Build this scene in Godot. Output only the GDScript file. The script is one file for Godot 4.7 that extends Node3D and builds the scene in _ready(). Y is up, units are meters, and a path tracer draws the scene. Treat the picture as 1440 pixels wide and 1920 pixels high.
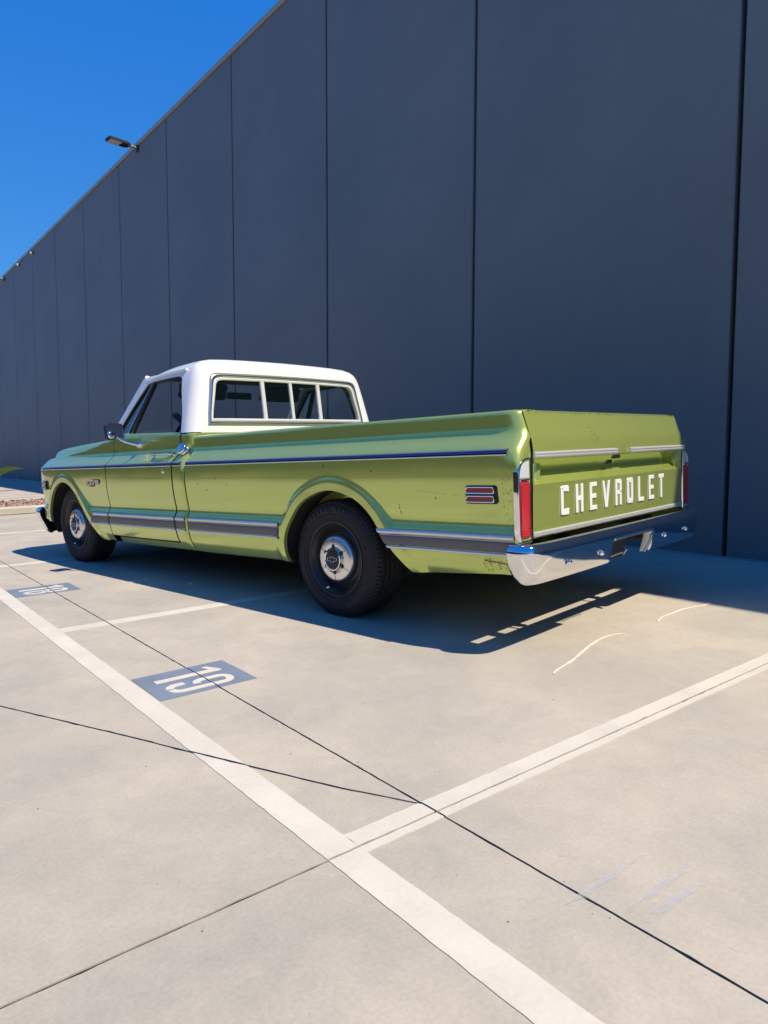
extends Node3D
# Lowered two-tone pickup parked across marked bays beside a charcoal tilt-up warehouse.
const SLOPE := 1.6148            # degrees: the lot rises towards the wall
var LOT := Transform3D(Basis(Vector3.RIGHT, deg_to_rad(SLOPE)), Vector3.ZERO)   # lot frame: y = 0 is the concrete
var M := {}
var used := {}
var rng := RandomNumberGenerator.new()

# ---------------------------------------------------------------- mesh building
class Mb:
	var v := PackedVector3Array()
	var n := PackedVector3Array()
	var uv := PackedVector2Array()
	func tri(a: Vector3, b: Vector3, c: Vector3, na: Vector3, nb: Vector3, nc: Vector3) -> void:
		if (b - a).cross(c - a).length_squared() < 1e-16:
			return
		v.append(a); v.append(b); v.append(c)
		n.append(na); n.append(nb); n.append(nc)
		uv.append(Vector2(a.x, a.y)); uv.append(Vector2(b.x, b.y)); uv.append(Vector2(c.x, c.y))
	func flat(a: Vector3, b: Vector3, c: Vector3) -> void:
		var m := (c - a).cross(b - a).normalized()
		tri(a, b, c, m, m, m)
	# rows: Array of PackedVector3Array of one length; smooth where neighbouring faces turn less than the threshold
	func grid(rows: Array, cu := false, cv := false, thr := 0.75) -> void:
		var R: int = rows.size()
		var C: int = rows[0].size()
		var fr := R if cv else R - 1
		var fc := C if cu else C - 1
		var fn := []
		for i in fr:
			var a: PackedVector3Array = rows[i]
			var b: PackedVector3Array = rows[(i + 1) % R]
			var line := PackedVector3Array()
			for j in fc:
				var k := (j + 1) % C
				line.append((b[k] - a[j]).cross(b[j] - a[k]).normalized() * -1.0)
			fn.append(line)
		for i in fr:
			var i2 := (i + 1) % R
			for j in fc:
				var j2 := (j + 1) % C
				var me: Vector3 = fn[i][j]
				var q := [rows[i][j], rows[i][j2], rows[i2][j2], rows[i2][j]]
				var nn := []
				for c in 4:
					var di := -1 if c < 2 else 1
					var dj := -1 if (c == 0 or c == 3) else 1
					var s := me
					for o in [[di, 0], [0, dj], [di, dj]]:
						var y: int = i + o[0]
						var x: int = j + o[1]
						if cv: y = (y + fr) % fr
						if cu: x = (x + fc) % fc
						if y < 0 or y >= fr or x < 0 or x >= fc:
							continue
						var other: Vector3 = fn[y][x]
						if other.dot(me) > thr:
							s += other
					nn.append(s.normalized())
				tri(q[0], q[1], q[2], nn[0], nn[1], nn[2])
				tri(q[0], q[2], q[3], nn[0], nn[2], nn[3])
	func fan(loop: PackedVector3Array, rev := false) -> void:
		var c := Vector3.ZERO
		for p in loop: c += p
		c /= loop.size()
		for i in loop.size():
			var a := loop[i]
			var b := loop[(i + 1) % loop.size()]
			if rev: flat(c, b, a)
			else: flat(c, a, b)
	func stack(loops: Array, caps := true, thr := 0.75) -> void:   # closed outlines one behind the other
		grid(loops, true, false, thr)
		if caps:
			fan(loops[0], false)
			fan(loops[loops.size() - 1], true)
	func box(c: Vector3, s: Vector3, bev := 0.004, b := Basis.IDENTITY) -> void:
		var h := s * 0.5
		bev = min(bev, min(h.x, min(h.y, h.z)) * 0.9)
		var loops := []
		for k in [[-h.z, bev], [-h.z + bev, 0.0], [h.z - bev, 0.0], [h.z, bev]]:
			var x: float = h.x - k[1]
			var y: float = h.y - k[1]
			var l := PackedVector3Array()
			for p in [[x, y - bev], [x - bev, y], [-x + bev, y], [-x, y - bev], [-x, -y + bev], [-x + bev, -y], [x - bev, -y], [x, -y + bev]]:
				l.append(c + b * Vector3(p[0], p[1], k[0]))
			loops.append(l)
		stack(loops, true, 0.9)
	func lathe(pr: Array, xf: Transform3D, segs := 48, thr := 0.7) -> void:   # pr: Vector2(radius, along local z)
		var rows := []
		for p in pr:
			var l := PackedVector3Array()
			for k in segs:
				var t := TAU * k / segs
				l.append(xf * Vector3(cos(t) * p.x, sin(t) * p.x, p.y))
			rows.append(l)
		grid(rows, true, false, thr)
	func prism(poly: PackedVector2Array, xf: Transform3D, d: float, bev := 0.0) -> void:
		var n2 := poly.size()
		var P := poly
		if not Geometry2D.is_polygon_clockwise(P):
			P = PackedVector2Array()
			for i in n2: P.append(poly[n2 - 1 - i])
		var inset := PackedVector2Array()
		for i in n2:
			var a := (P[i] - P[(i + n2 - 1) % n2]).normalized()
			var b := (P[(i + 1) % n2] - P[i]).normalized()
			var m := Vector2(a.y, -a.x) + Vector2(b.y, -b.x)
			if m.length() < 0.2: m = Vector2(a.y, -a.x)
			m = m.normalized() / max(0.5, m.normalized().dot(Vector2(a.y, -a.x)))
			inset.append(P[i] + m * bev * -1.0 if Geometry2D.is_polygon_clockwise(P) and false else P[i] + m * bev)
		if bev > 0.0 and _area(inset) > _area(P):
			for i in n2: inset[i] = P[i] * 2.0 - inset[i]
		var idx := Geometry2D.triangulate_polygon(inset)
		for k in range(0, idx.size(), 3):
			var t := [inset[idx[k]], inset[idx[k + 1]], inset[idx[k + 2]]]
			var f := []
			for p in t: f.append(xf * Vector3(p.x, p.y, d))
			var m := (f[2] - f[0] as Vector3).cross(f[1] - f[0])
			if m.dot(xf.basis.z) < 0.0: flat(f[0], f[2], f[1])
			else: flat(f[0], f[1], f[2])
		var levels := [[P, 0.0], [P, d - bev], [inset, d]] if bev > 0.0 else [[P, 0.0], [P, d]]
		for l in levels.size() - 1:
			for i in n2:
				var j := (i + 1) % n2
				var a: Vector2 = levels[l][0][i]
				var b: Vector2 = levels[l][0][j]
				var c: Vector2 = levels[l + 1][0][j]
				var e: Vector2 = levels[l + 1][0][i]
				var A := xf * Vector3(a.x, a.y, levels[l][1])
				var Bq := xf * Vector3(b.x, b.y, levels[l][1])
				var Cq := xf * Vector3(c.x, c.y, levels[l + 1][1])
				var D := xf * Vector3(e.x, e.y, levels[l + 1][1])
				flat(A, Cq, Bq); flat(A, D, Cq)
	func _area(p: PackedVector2Array) -> float:
		var s := 0.0
		for i in p.size():
			var q := p[(i + 1) % p.size()]
			s += p[i].x * q.y - q.x * p[i].y
		return abs(s)
	func tube(path: PackedVector3Array, r: float, segs := 8, caps := true, flatten := 1.0, up := Vector3.UP) -> void:
		var loops := []
		for i in path.size():
			var t := (path[min(i + 1, path.size() - 1)] - path[max(i - 1, 0)]).normalized()
			var s := t.cross(up)
			if s.length() < 0.05: s = t.cross(Vector3.RIGHT)
			s = s.normalized()
			var u := s.cross(t).normalized()
			var l := PackedVector3Array()
			for k in segs:
				var a := TAU * k / segs
				l.append(path[i] + s * cos(a) * r + u * sin(a) * r * flatten)
			loops.append(l)
		stack(loops, caps, 0.3)
	func add(mesh: Mesh, xf: Transform3D) -> void:
		for s in mesh.get_surface_count():
			var a := mesh.surface_get_arrays(s)
			var ix: PackedInt32Array = a[Mesh.ARRAY_INDEX] if a[Mesh.ARRAY_INDEX] != null else PackedInt32Array(range(a[Mesh.ARRAY_VERTEX].size()))
			for k in range(0, ix.size(), 3):
				var p := []
				var q := []
				for o in 3:
					p.append(xf * a[Mesh.ARRAY_VERTEX][ix[k + o]])
					q.append((xf.basis * a[Mesh.ARRAY_NORMAL][ix[k + o]]).normalized())
				tri(p[0], p[1], p[2], q[0], q[1], q[2])
	func mirrored() -> Mb:      # the other side of the truck
		var o := Mb.new()
		var f := Vector3(1, 1, -1)
		for k in range(0, v.size(), 3):
			for i in [k, k + 2, k + 1]:
				o.v.append(v[i] * f); o.n.append(n[i] * f); o.uv.append(uv[i])
		return o
	func mesh() -> ArrayMesh:
		var a := []
		a.resize(Mesh.ARRAY_MAX)
		a[Mesh.ARRAY_VERTEX] = v; a[Mesh.ARRAY_NORMAL] = n; a[Mesh.ARRAY_TEX_UV] = uv
		var m := ArrayMesh.new()
		m.add_surface_from_arrays(Mesh.PRIMITIVE_TRIANGLES, a)
		return m

# ---------------------------------------------------------------- scene tree
func put(called: String, mb, mat: Material, parent: Node = self) -> MeshInstance3D:
	var o := MeshInstance3D.new()
	o.mesh = mb.mesh() if mb is Mb else mb
	o.material_override = mat
	_own(o, called, parent)
	return o
func node(called: String, xf := Transform3D.IDENTITY, parent: Node = self) -> Node3D:
	var o := Node3D.new()
	o.transform = xf
	_own(o, called, parent)
	return o
func _own(o: Node3D, called: String, parent: Node) -> void:
	var key := str(parent.get_instance_id()) + called
	var k: int = used.get(key, 0)
	used[key] = k + 1
	o.name = called if k == 0 else "%s_%03d" % [called, k]
	parent.add_child(o, true)
func tag(o: Node, label: String, category := "", group := "", kind := "") -> void:
	o.set_meta("label", label)
	if category: o.set_meta("category", category)
	if group: o.set_meta("group", group)
	if kind: o.set_meta("kind", kind)

# ---------------------------------------------------------------- small maths
func lerp_table(t: Array, x: float) -> float:            # smooth (Hermite) look-up in [[x, y], ...]
	if x <= t[0][0]: return t[0][1]
	var m := t.size()
	if x >= t[m - 1][0]: return t[m - 1][1]
	var i := 0
	while x > t[i + 1][0]: i += 1
	var h: float = t[i + 1][0] - t[i][0]
	var s := (x - float(t[i][0])) / h
	var d: float = (t[i + 1][1] - t[i][1]) / h
	var d0: float = d if i == 0 else _slope((t[i][1] - t[i - 1][1]) / (t[i][0] - t[i - 1][0]), d)
	var d1: float = d if i + 2 >= m else _slope(d, (t[i + 2][1] - t[i + 1][1]) / (t[i + 2][0] - t[i + 1][0]))
	var a: float = t[i][1]
	var b: float = t[i + 1][1]
	return (2 * s * s * s - 3 * s * s + 1) * a + (s * s * s - 2 * s * s + s) * h * d0 + (3 * s * s - 2 * s * s * s) * b + (s * s * s - s * s) * h * d1
func _slope(a: float, b: float) -> float:
	return 0.0 if a * b <= 0.0 else 2.0 * a * b / (a + b)
func lin(t: Array, x: float) -> float:
	if x <= t[0][0]: return t[0][1]
	for i in t.size() - 1:
		if x <= t[i + 1][0]:
			return lerp(float(t[i][1]), float(t[i + 1][1]), (x - float(t[i][0])) / (float(t[i + 1][0]) - float(t[i][0])))
	return t[t.size() - 1][1]
func catmull(pts: Array, per: int) -> PackedVector2Array:
	var out := PackedVector2Array()
	for i in pts.size() - 1:
		var a: Vector2 = pts[max(i - 1, 0)]
		var b: Vector2 = pts[i]
		var c: Vector2 = pts[i + 1]
		var d: Vector2 = pts[min(i + 2, pts.size() - 1)]
		for k in per:
			out.append(b.cubic_interpolate(c, a, d, float(k) / per))
	out.append(pts[pts.size() - 1])
	return out
func rrect(w: float, h: float, r: float, seg := 4) -> PackedVector2Array:
	var o := PackedVector2Array()
	for q in 4:
		var c := Vector2((w * 0.5 - r) * (1 if q in [0, 3] else -1), (h * 0.5 - r) * (1 if q < 2 else -1))
		for k in seg + 1:
			var t := PI * 0.5 * (q + float(k) / seg)
			o.append(c + Vector2(cos(t), sin(t)) * r)
	return o
func srgb(r: float, g: float, b: float) -> Color:        # a real-world (linear) base colour
	return Color(r, g, b).linear_to_srgb()

# ---------------------------------------------------------------- materials
func mat(c: Color, rough := 0.6, metal := 0.0) -> StandardMaterial3D:
	var m := StandardMaterial3D.new()
	m.albedo_color = c; m.roughness = rough; m.metallic = metal
	m.cull_mode = BaseMaterial3D.CULL_DISABLED
	return m
func noise(freq: float, oct: int, sd: int) -> FastNoiseLite:
	var f := FastNoiseLite.new()
	f.noise_type = FastNoiseLite.TYPE_SIMPLEX_SMOOTH
	f.frequency = freq; f.fractal_octaves = oct; f.seed = sd
	return f
func warped(freq: float, sd: int) -> FastNoiseLite:
	var f := noise(freq, 5, sd)
	f.domain_warp_enabled = true; f.domain_warp_amplitude = 60.0; f.domain_warp_frequency = freq * 1.5; f.domain_warp_fractal_octaves = 3
	return f
func tex(im: Image) -> ImageTexture:
	im.generate_mipmaps()
	return ImageTexture.create_from_image(im)
func mix_tex(size: int, base: Color, layers: Array) -> ImageTexture:   # layers: [noise, strength, tint strength]
	var ims := []
	for l in layers: ims.append(l[0].get_seamless_image(size, size).get_data())
	var d := PackedByteArray()
	d.resize(size * size * 3)
	for i in size * size:
		var k := 1.0
		var t := 0.0
		for q in layers.size():
			var x: float = ims[q][i] / 127.5 - 1.0
			k += x * layers[q][1]
			t += x * layers[q][2]
		d[i * 3] = clampi(int(base.r * (k + t) * 255.0), 0, 255)
		d[i * 3 + 1] = clampi(int(base.g * k * 255.0), 0, 255)
		d[i * 3 + 2] = clampi(int(base.b * (k - t) * 255.0), 0, 255)
	return tex(Image.create_from_data(size, size, false, Image.FORMAT_RGB8, d))
func worn_tex(size: int, paint: Color, under: Color, sd: int) -> ImageTexture:     # road paint worn through to the concrete in specks
	var a := warped(0.006, sd).get_seamless_image(size, size).get_data()
	var b := noise(0.12, 3, sd + 5).get_seamless_image(size, size).get_data()
	var d := PackedByteArray()
	d.resize(size * size * 3)
	for i in size * size:
		var w := smoothstep(0.80, 1.0, b[i] / 255.0 + (a[i] / 255.0 - 0.5) * 0.42) * 0.75
		var k := 1.0 + (a[i] / 255.0 - 0.5) * 0.10 + (b[i] / 255.0 - 0.5) * 0.05
		d[i * 3] = clampi(int(lerpf(paint.r * k, under.r, w) * 255.0), 0, 255)
		d[i * 3 + 1] = clampi(int(lerpf(paint.g * k, under.g, w) * 255.0), 0, 255)
		d[i * 3 + 2] = clampi(int(lerpf(paint.b * k, under.b, w) * 255.0), 0, 255)
	return tex(Image.create_from_data(size, size, false, Image.FORMAT_RGB8, d))
func normal_tex(size: int, f: FastNoiseLite, s: float) -> ImageTexture:
	var im := f.get_seamless_image(size, size)
	im.convert(Image.FORMAT_RGBA8)
	im.bump_map_to_normal_map(s)
	return tex(im)
func dent_tex() -> ImageTexture:
	var im := noise(0.012, 2, 41).get_seamless_image(512, 512)
	im.convert(Image.FORMAT_RGBA8)
	im.bump_map_to_normal_map(20.0)
	return tex(im)
func paint_wear(w: int, h: int, which: int) -> ImageTexture:     # scratches, chips and rust, in their places on the panels
	var im := Image.create(w, h, false, Image.FORMAT_RGB8)
	im.fill(Color.WHITE)
	var r := RandomNumberGenerator.new()
	r.seed = 90 + which
	var px := func(x: float, y: float) -> Vector2:
		return Vector2((x + 4.05) / 5.4 * w, (1.45 - y) / 1.35 * h) if which == 0 else Vector2((x + 0.9) / 1.8 * w, (1.07 - y) / 0.62 * h)
	var dab := func(p: Vector2, rad: float, c: Color, k: float) -> void:
		for j in range(int(p.y - rad), int(p.y + rad) + 1):
			for i in range(int(p.x - rad), int(p.x + rad) + 1):
				if i >= 0 and j >= 0 and i < w and j < h and Vector2(i, j).distance_to(p) <= rad + 0.2:
					im.set_pixel(i, j, im.get_pixel(i, j).lerp(c, k * r.randf_range(0.5, 1.0)))
	var rust := Color(0.16, 0.10, 0.07)
	var pale := Color(1.0, 1.0, 1.0)
	if which == 0:
		for c in [[0.57, 0.63, 0.03], [0.575, 0.60, 0.02], [0.40, 0.80, 0.012], [0.80, 0.67, 0.01], [0.05, 0.83, 0.01], [-0.95, 0.77, 0.012], [-0.83, 0.73, 0.01], [-1.15, 0.74, 0.014], [-1.05, 0.70, 0.008]]:
			for k in 7: dab.call(px.call(c[0] + r.randf_range(-0.002, 0.002), c[1] + r.randf_range(-0.5, 0.5) * c[2]), 0.8, rust, 0.8)
		for k in 46:
			var t := k / 45.0
			if r.randf() < 0.6: dab.call(px.call(lerpf(0.68, 0.93, t), lerpf(0.705, 0.685, t) + r.randf_range(-0.003, 0.003)), 0.5, rust, 0.7)
		for k in 55: dab.call(px.call(r.randf_range(1.165, 1.215), lerpf(0.57, 0.80, r.randf())), r.randf_range(0.2, 0.9), rust, 0.6)
		for k in 60: dab.call(px.call(r.randf_range(1.05, 1.205), r.randf_range(0.35, 0.405)), r.randf_range(0.5, 3.0), Color(0.36, 0.26, 0.14), 0.25)
		for k in 60: dab.call(px.call(lerpf(1.06, 1.19, k / 59.0), 0.398 - 0.012 * k / 59.0 + r.randf_range(-0.003, 0.003)), 0.8, rust, 0.8)
		for k in 40: dab.call(px.call(r.randf_range(0.3, 0.6), r.randf_range(0.5, 0.66)), 0.5, rust, 0.5)
		for k in 140: dab.call(px.call(r.randf_range(-1.25, 1.2), r.randf_range(1.025, 1.045)), r.randf_range(0.3, 0.8), Color(0.5, 0.46, 0.4), 0.5)
		for k in 180: dab.call(px.call(r.randf_range(-3.8, 1.2), r.randf_range(0.28, 0.9)), 0.4, rust, 0.5)
		for c in [[1.0, 0.96, 1.03], [1.015, 0.945, 0.99], [1.08, 0.95, 1.04], [0.93, 0.97, 1.0]]:
			for k in 24:
				var t := k / 23.0
				dab.call(px.call(c[0] + 0.012 * t, lerpf(c[1], c[2], t)), 0.5, pale * 1.0, 0.0)
	else:
		for k in 260: dab.call(px.call(r.randf_range(-0.86, 0.86), 1.043 - absf(r.randfn(0.0, 0.004))), r.randf_range(0.3, 1.6), rust, 0.5)
		for k in 70: dab.call(px.call(r.randf_range(-0.86, 0.86), r.randf_range(0.88, 1.03)), r.randf_range(0.3, 0.9), rust, 0.5)
		for k in 40: dab.call(px.call(-0.28 + r.randf_range(-0.03, 0.05), 0.93 + r.randf_range(-0.03, 0.05)), r.randf_range(0.3, 1.2), rust, 0.7)
		for k in 60: dab.call(px.call(r.randf_range(-0.86, 0.86), r.randf_range(0.72, 0.78)), r.randf_range(0.3, 1.0), Color(0.5, 0.42, 0.3), 0.4)
		for k in 40: dab.call(px.call(r.randf_range(-0.86, 0.86), r.randf_range(0.5, 0.7)), 0.4, rust, 0.35)
	return tex(im)
func materials() -> void:
	var paint := mat(srgb(0.55, 0.655, 0.15), 0.21, 0.56)
	paint.clearcoat_enabled = true; paint.clearcoat = 1.0; paint.clearcoat_roughness = 0.03
	paint.uv1_scale = Vector3(1.0 / 5.4, -1.0 / 1.35, 1); paint.uv1_offset = Vector3(4.05 / 5.4, 1.45 / 1.35, 0)
	paint.albedo_texture = paint_wear(2048, 512, 0)
	paint.normal_enabled = true; paint.normal_texture = dent_tex(); paint.normal_scale = 0.03
	M.green = paint
	M.green_gate = paint.duplicate()
	M.green_gate.uv1_scale = Vector3(1.0 / 1.8, -1.0 / 0.62, 1); M.green_gate.uv1_offset = Vector3(0.5, 1.07 / 0.62, 0)
	M.green_gate.albedo_texture = paint_wear(1024, 350, 1)
	M.green_dark = mat(srgb(0.05, 0.065, 0.015), 0.6, 0.2)
	var white := mat(srgb(0.80, 0.81, 0.82), 0.3)
	white.clearcoat_enabled = true; white.clearcoat = 0.6; white.clearcoat_roughness = 0.05
	M.white = white
	M.chrome = mat(srgb(0.78, 0.79, 0.81), 0.05, 1.0)
	M.alu = mat(srgb(0.72, 0.72, 0.73), 0.28, 1.0)
	M.trim_dark = mat(srgb(0.15, 0.145, 0.145), 0.5, 0.2)
	M.insert = mat(srgb(0.10, 0.13, 0.24), 0.12, 0.9)
	M.rail = mat(srgb(0.78, 0.77, 0.76), 0.3, 0.55)
	M.trim_blue = mat(srgb(0.55, 0.57, 0.6), 0.1, 1.0)
	M.black = mat(srgb(0.012, 0.012, 0.013), 0.5)
	M.gap = mat(srgb(0.006, 0.006, 0.006), 0.9)
	M.under = mat(srgb(0.018, 0.017, 0.016), 0.85)
	var rub := mat(srgb(0.022, 0.022, 0.023), 0.72)
	rub.uv1_triplanar = true; rub.uv1_scale = Vector3.ONE * 6.0
	rub.albedo_texture = mix_tex(256, Color(1, 1, 1) * 0.85, [[noise(0.02, 4, 5), 0.22, 0.02]])
	M.rubber = rub
	M.rubber_letter = mat(srgb(0.042, 0.042, 0.042), 0.6)
	M.steel_black = mat(srgb(0.028, 0.028, 0.03), 0.32, 0.15)
	M.red = mat(srgb(0.50, 0.006, 0.012), 0.14)
	M.red.clearcoat_enabled = true
	M.marker_red = mat(srgb(0.30, 0.03, 0.03), 0.15)
	M.amber = mat(srgb(0.60, 0.17, 0.09), 0.5)
	M.clear = mat(srgb(0.62, 0.63, 0.65), 0.12)
	M.clear.clearcoat_enabled = true
	M.letter = mat(srgb(0.82, 0.82, 0.80), 0.45)
	M.interior = mat(srgb(0.02, 0.02, 0.021), 0.7)
	M.headliner = mat(srgb(0.05, 0.048, 0.045), 0.9)
	var gl := mat(Color(0.04, 0.17, 0.19, 0.12), 0.02)
	gl.transparency = BaseMaterial3D.TRANSPARENCY_ALPHA
	M.glass = gl
	M.slider = mat(srgb(0.74, 0.735, 0.76), 0.35, 0.2)
	# concrete
	var con := mat(Color.WHITE, 0.86)
	con.uv1_triplanar = true; con.uv1_world_triplanar = true; con.uv1_scale = Vector3.ONE / 5.3
	con.albedo_texture = mix_tex(1024, srgb(0.448, 0.404, 0.328), [[warped(0.0035, 11), 0.055, 0.012], [warped(0.014, 12), 0.04, 0.006], [noise(0.06, 3, 15), 0.02, 0.0], [noise(0.5, 2, 13), 0.05, 0.0]])
	con.detail_enabled = true; con.detail_blend_mode = BaseMaterial3D.BLEND_MODE_MUL
	con.normal_enabled = true; con.normal_texture = normal_tex(1024, noise(0.30, 3, 14), 2.0); con.normal_scale = 0.04
	con.detail_enabled = false
	M.concrete = con
	M.grit = mat(srgb(0.13, 0.11, 0.09), 0.9)
	M.kerb = con.duplicate()
	M.kerb.albedo_color = Color(1.06, 1.06, 1.06)
	var line := mat(Color.WHITE, 0.7)
	line.uv1_triplanar = true; line.uv1_world_triplanar = true; line.uv1_scale = Vector3.ONE / 2.1
	line.albedo_texture = mix_tex(512, srgb(0.64, 0.605, 0.53), [[noise(0.008, 4, 21), 0.03, 0.006], [noise(0.2, 3, 22), 0.03, 0.0]])
	line.albedo_texture = worn_tex(1024, srgb(0.65, 0.60, 0.50), srgb(0.45, 0.405, 0.325), 71)
	line.normal_enabled = true; line.normal_texture = con.normal_texture; line.normal_scale = 0.05
	M.line = line
	var blue := line.duplicate()
	blue.albedo_texture = mix_tex(512, srgb(0.185, 0.225, 0.285), [[noise(0.012, 4, 23), 0.10, 0.01], [noise(0.2, 3, 24), 0.05, 0.0]])
	blue.albedo_texture = worn_tex(1024, srgb(0.185, 0.225, 0.285), srgb(0.36, 0.34, 0.31), 72)
	M.bay_blue = blue
	var filler := con.duplicate()
	filler.albedo_color = Color(1.3, 1.3, 1.28)
	M.filler = filler
	var scuff := mat(Color(0.84, 0.84, 0.84, 0.13), 0.8)
	scuff.transparency = BaseMaterial3D.TRANSPARENCY_ALPHA
	M.scuff = scuff
	# wall
	var wall := mat(Color.WHITE, 0.62)
	wall.uv1_triplanar = true; wall.uv1_world_triplanar = true; wall.uv1_scale = Vector3.ONE / 7.3
	wall.albedo_texture = mix_tex(1024, srgb(0.163, 0.169, 0.171), [[noise(0.003, 4, 31), 0.035, 0.004], [noise(0.02, 3, 32), 0.012, 0.0], [noise(0.3, 2, 33), 0.025, 0.0]])
	wall.normal_enabled = true; wall.normal_texture = normal_tex(512, noise(0.15, 3, 34), 2.0); wall.normal_scale = 0.08
	M.wall = wall
	M.sealant = mat(srgb(0.014, 0.015, 0.018), 0.8)
	M.cap = mat(srgb(0.36, 0.33, 0.30), 0.5, 0.2)
	M.roof = mat(srgb(0.4, 0.4, 0.4), 0.6)
	M.lamp_body = mat(srgb(0.02, 0.02, 0.022), 0.5)
	M.lamp_lens = mat(srgb(0.62, 0.58, 0.45), 0.3)
	M.lamp_grey = mat(srgb(0.3, 0.3, 0.31), 0.4, 0.6)
	M.fitting = mat(srgb(0.75, 0.75, 0.75), 0.4)
	M.mulch = mat(srgb(0.31, 0.215, 0.165), 0.95)
	M.mulch.vertex_color_use_as_albedo = true
	M.leaf = mat(srgb(0.16, 0.29, 0.06), 0.45)
	M.leaf.backlight_enabled = true; M.leaf.backlight = Color(0.12, 0.2, 0.04)
	M.mirror = mat(srgb(0.9, 0.9, 0.9), 0.01, 1.0)

# ---------------------------------------------------------------- main
func _ready() -> void:
	rng.seed = 7
	var cam := Camera3D.new()
	cam.name = "camera"
	cam.fov = 71.36; cam.near = 0.05; cam.far = 1000.0
	cam.transform = Transform3D(Basis(Vector3(0.61923, 0.00207, -0.78521), Vector3(-0.06020, 0.99721, -0.04484), Vector3(0.78293, 0.07504, 0.61761)).orthonormalized(), Vector3(0, 0.92707, 0))
	add_child(cam)
	cam.current = true
	var env := Environment.new()
	env.background_mode = Environment.BG_SKY
	var sm := ProceduralSkyMaterial.new()
	sm.sky_top_color = Color(0.10, 0.43, 0.80)
	sm.sky_horizon_color = Color(0.42, 0.73, 0.97)
	sm.sky_curve = 0.16
	sm.ground_bottom_color = Color(0.3, 0.28, 0.25); sm.ground_horizon_color = Color(0.5, 0.5, 0.5)
	sm.sun_angle_max = 4.0
	sm.energy_multiplier = 1.0
	var sky := Sky.new()
	sky.sky_material = sm
	env.sky = sky
	env.tonemap_mode = Environment.TONE_MAPPER_LINEAR
	env.tonemap_exposure = 1.1
	env.sdfgi_enabled = true; env.ssao_enabled = true; env.ssil_enabled = true
	var we := WorldEnvironment.new()
	we.name = "world_environment"
	we.environment = env
	add_child(we)
	var sun := DirectionalLight3D.new()
	sun.name = "sun"
	sun.light_energy = 1.6; sun.light_color = Color(1.0, 0.95, 0.87)
	sun.light_angular_distance = 0.5; sun.shadow_enabled = true
	add_child(sun)
	var d := LOT.basis * Vector3(-0.625, -1.016, 0.251)
	sun.look_at_from_position(Vector3.ZERO, d, Vector3.UP)
	materials()
	ground()
	markings()
	warehouse()
	opposite_building()
	wall_lamps()
	island()
	truck()

# ---------------------------------------------------------------- ground and paint
var slabs: Array = []
func poly(pts: Array) -> PackedVector2Array:
	return PackedVector2Array(pts)
const JX := -1.187
const JZ := -1.286
func edge(a: Vector2, b: Vector2) -> Array:      # sawn edge, slightly chipped, without its end point
	var l := jitter_edge(a, b, 0.0009)
	for i in l.size():
		if rng.randf() < 0.05: l[i] += (b - a).normalized().orthogonal() * -rng.randf_range(0.0, 0.004)
	l[0] = a
	l.remove_at(l.size() - 1)
	return Array(l)
func slab_polys() -> Array:
	var g := 0.0033
	var F := 160.0
	var W := -5.55
	var n := -0.05      # near end of the chipped stretch of the cross joint
	var C1 := Vector2(JZ + g, JX - g)
	var C2 := Vector2(JZ - g, JX - g)
	var C3 := Vector2(JZ + g, JX + g)
	var C4 := Vector2(JZ - g, JX + g)
	return [
		poly([Vector2(F, W), Vector2(F, JX - g), Vector2(1.5, JX - g)] + edge(Vector2(1.2, JX - g), C1) + edge(C1, Vector2(JZ + g, -3.5)) + [Vector2(JZ + g, W)]),
		poly([Vector2(-F, W), Vector2(JZ - g, W)] + edge(Vector2(JZ - g, -3.5), C2) + edge(C2, Vector2(-6.5, JX - g)) + [Vector2(-F, JX - g)]),
		poly([Vector2(F, JX + g), Vector2(F, F), Vector2(JZ + g, F)] + edge(Vector2(JZ + g, n), C3) + edge(C3, Vector2(1.2, JX + g))),
		poly([Vector2(-F, JX + g)] + edge(Vector2(-6.5, JX + g), Vector2(-1.352, JX + g)) + edge(Vector2(-1.352, JX + g), Vector2(-1.548, -1.081)) + edge(Vector2(-1.548, -1.081), Vector2(-2.038, -0.862)) + edge(Vector2(-2.038, -0.862), Vector2(-2.294, -0.753)) + edge(Vector2(-2.294, -0.753), Vector2(-2.891, -0.485)) + [Vector2(-2.891, -0.485), Vector2(-4.72, 0.40), Vector2(-F, 0.40)]),
		poly([Vector2(-F, 0.406), Vector2(-4.716, 0.406)] + edge(Vector2(-2.889, -0.477), Vector2(-2.292, -0.745)) + edge(Vector2(-2.292, -0.745), Vector2(-2.036, -0.854)) + edge(Vector2(-2.036, -0.854), Vector2(-1.545, -1.073)) + edge(Vector2(-1.545, -1.073), Vector2(-1.338, JX + g)) + [Vector2(-1.338, JX + g)] + edge(C4, Vector2(JZ - g, n)) + [Vector2(JZ - g, n), Vector2(JZ - g, F), Vector2(-F, F)]),
	]
func sheet(b: Mb, p: PackedVector2Array, y: float, thick: float) -> void:   # a flat piece on the lot, drawn in (x, z)
	b.prism(p, LOT * Transform3D(Basis(Vector3(1, 0, 0), Vector3(0, 0, 1), Vector3(0, 1, 0)), Vector3(0, y - thick, 0)), thick)
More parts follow.
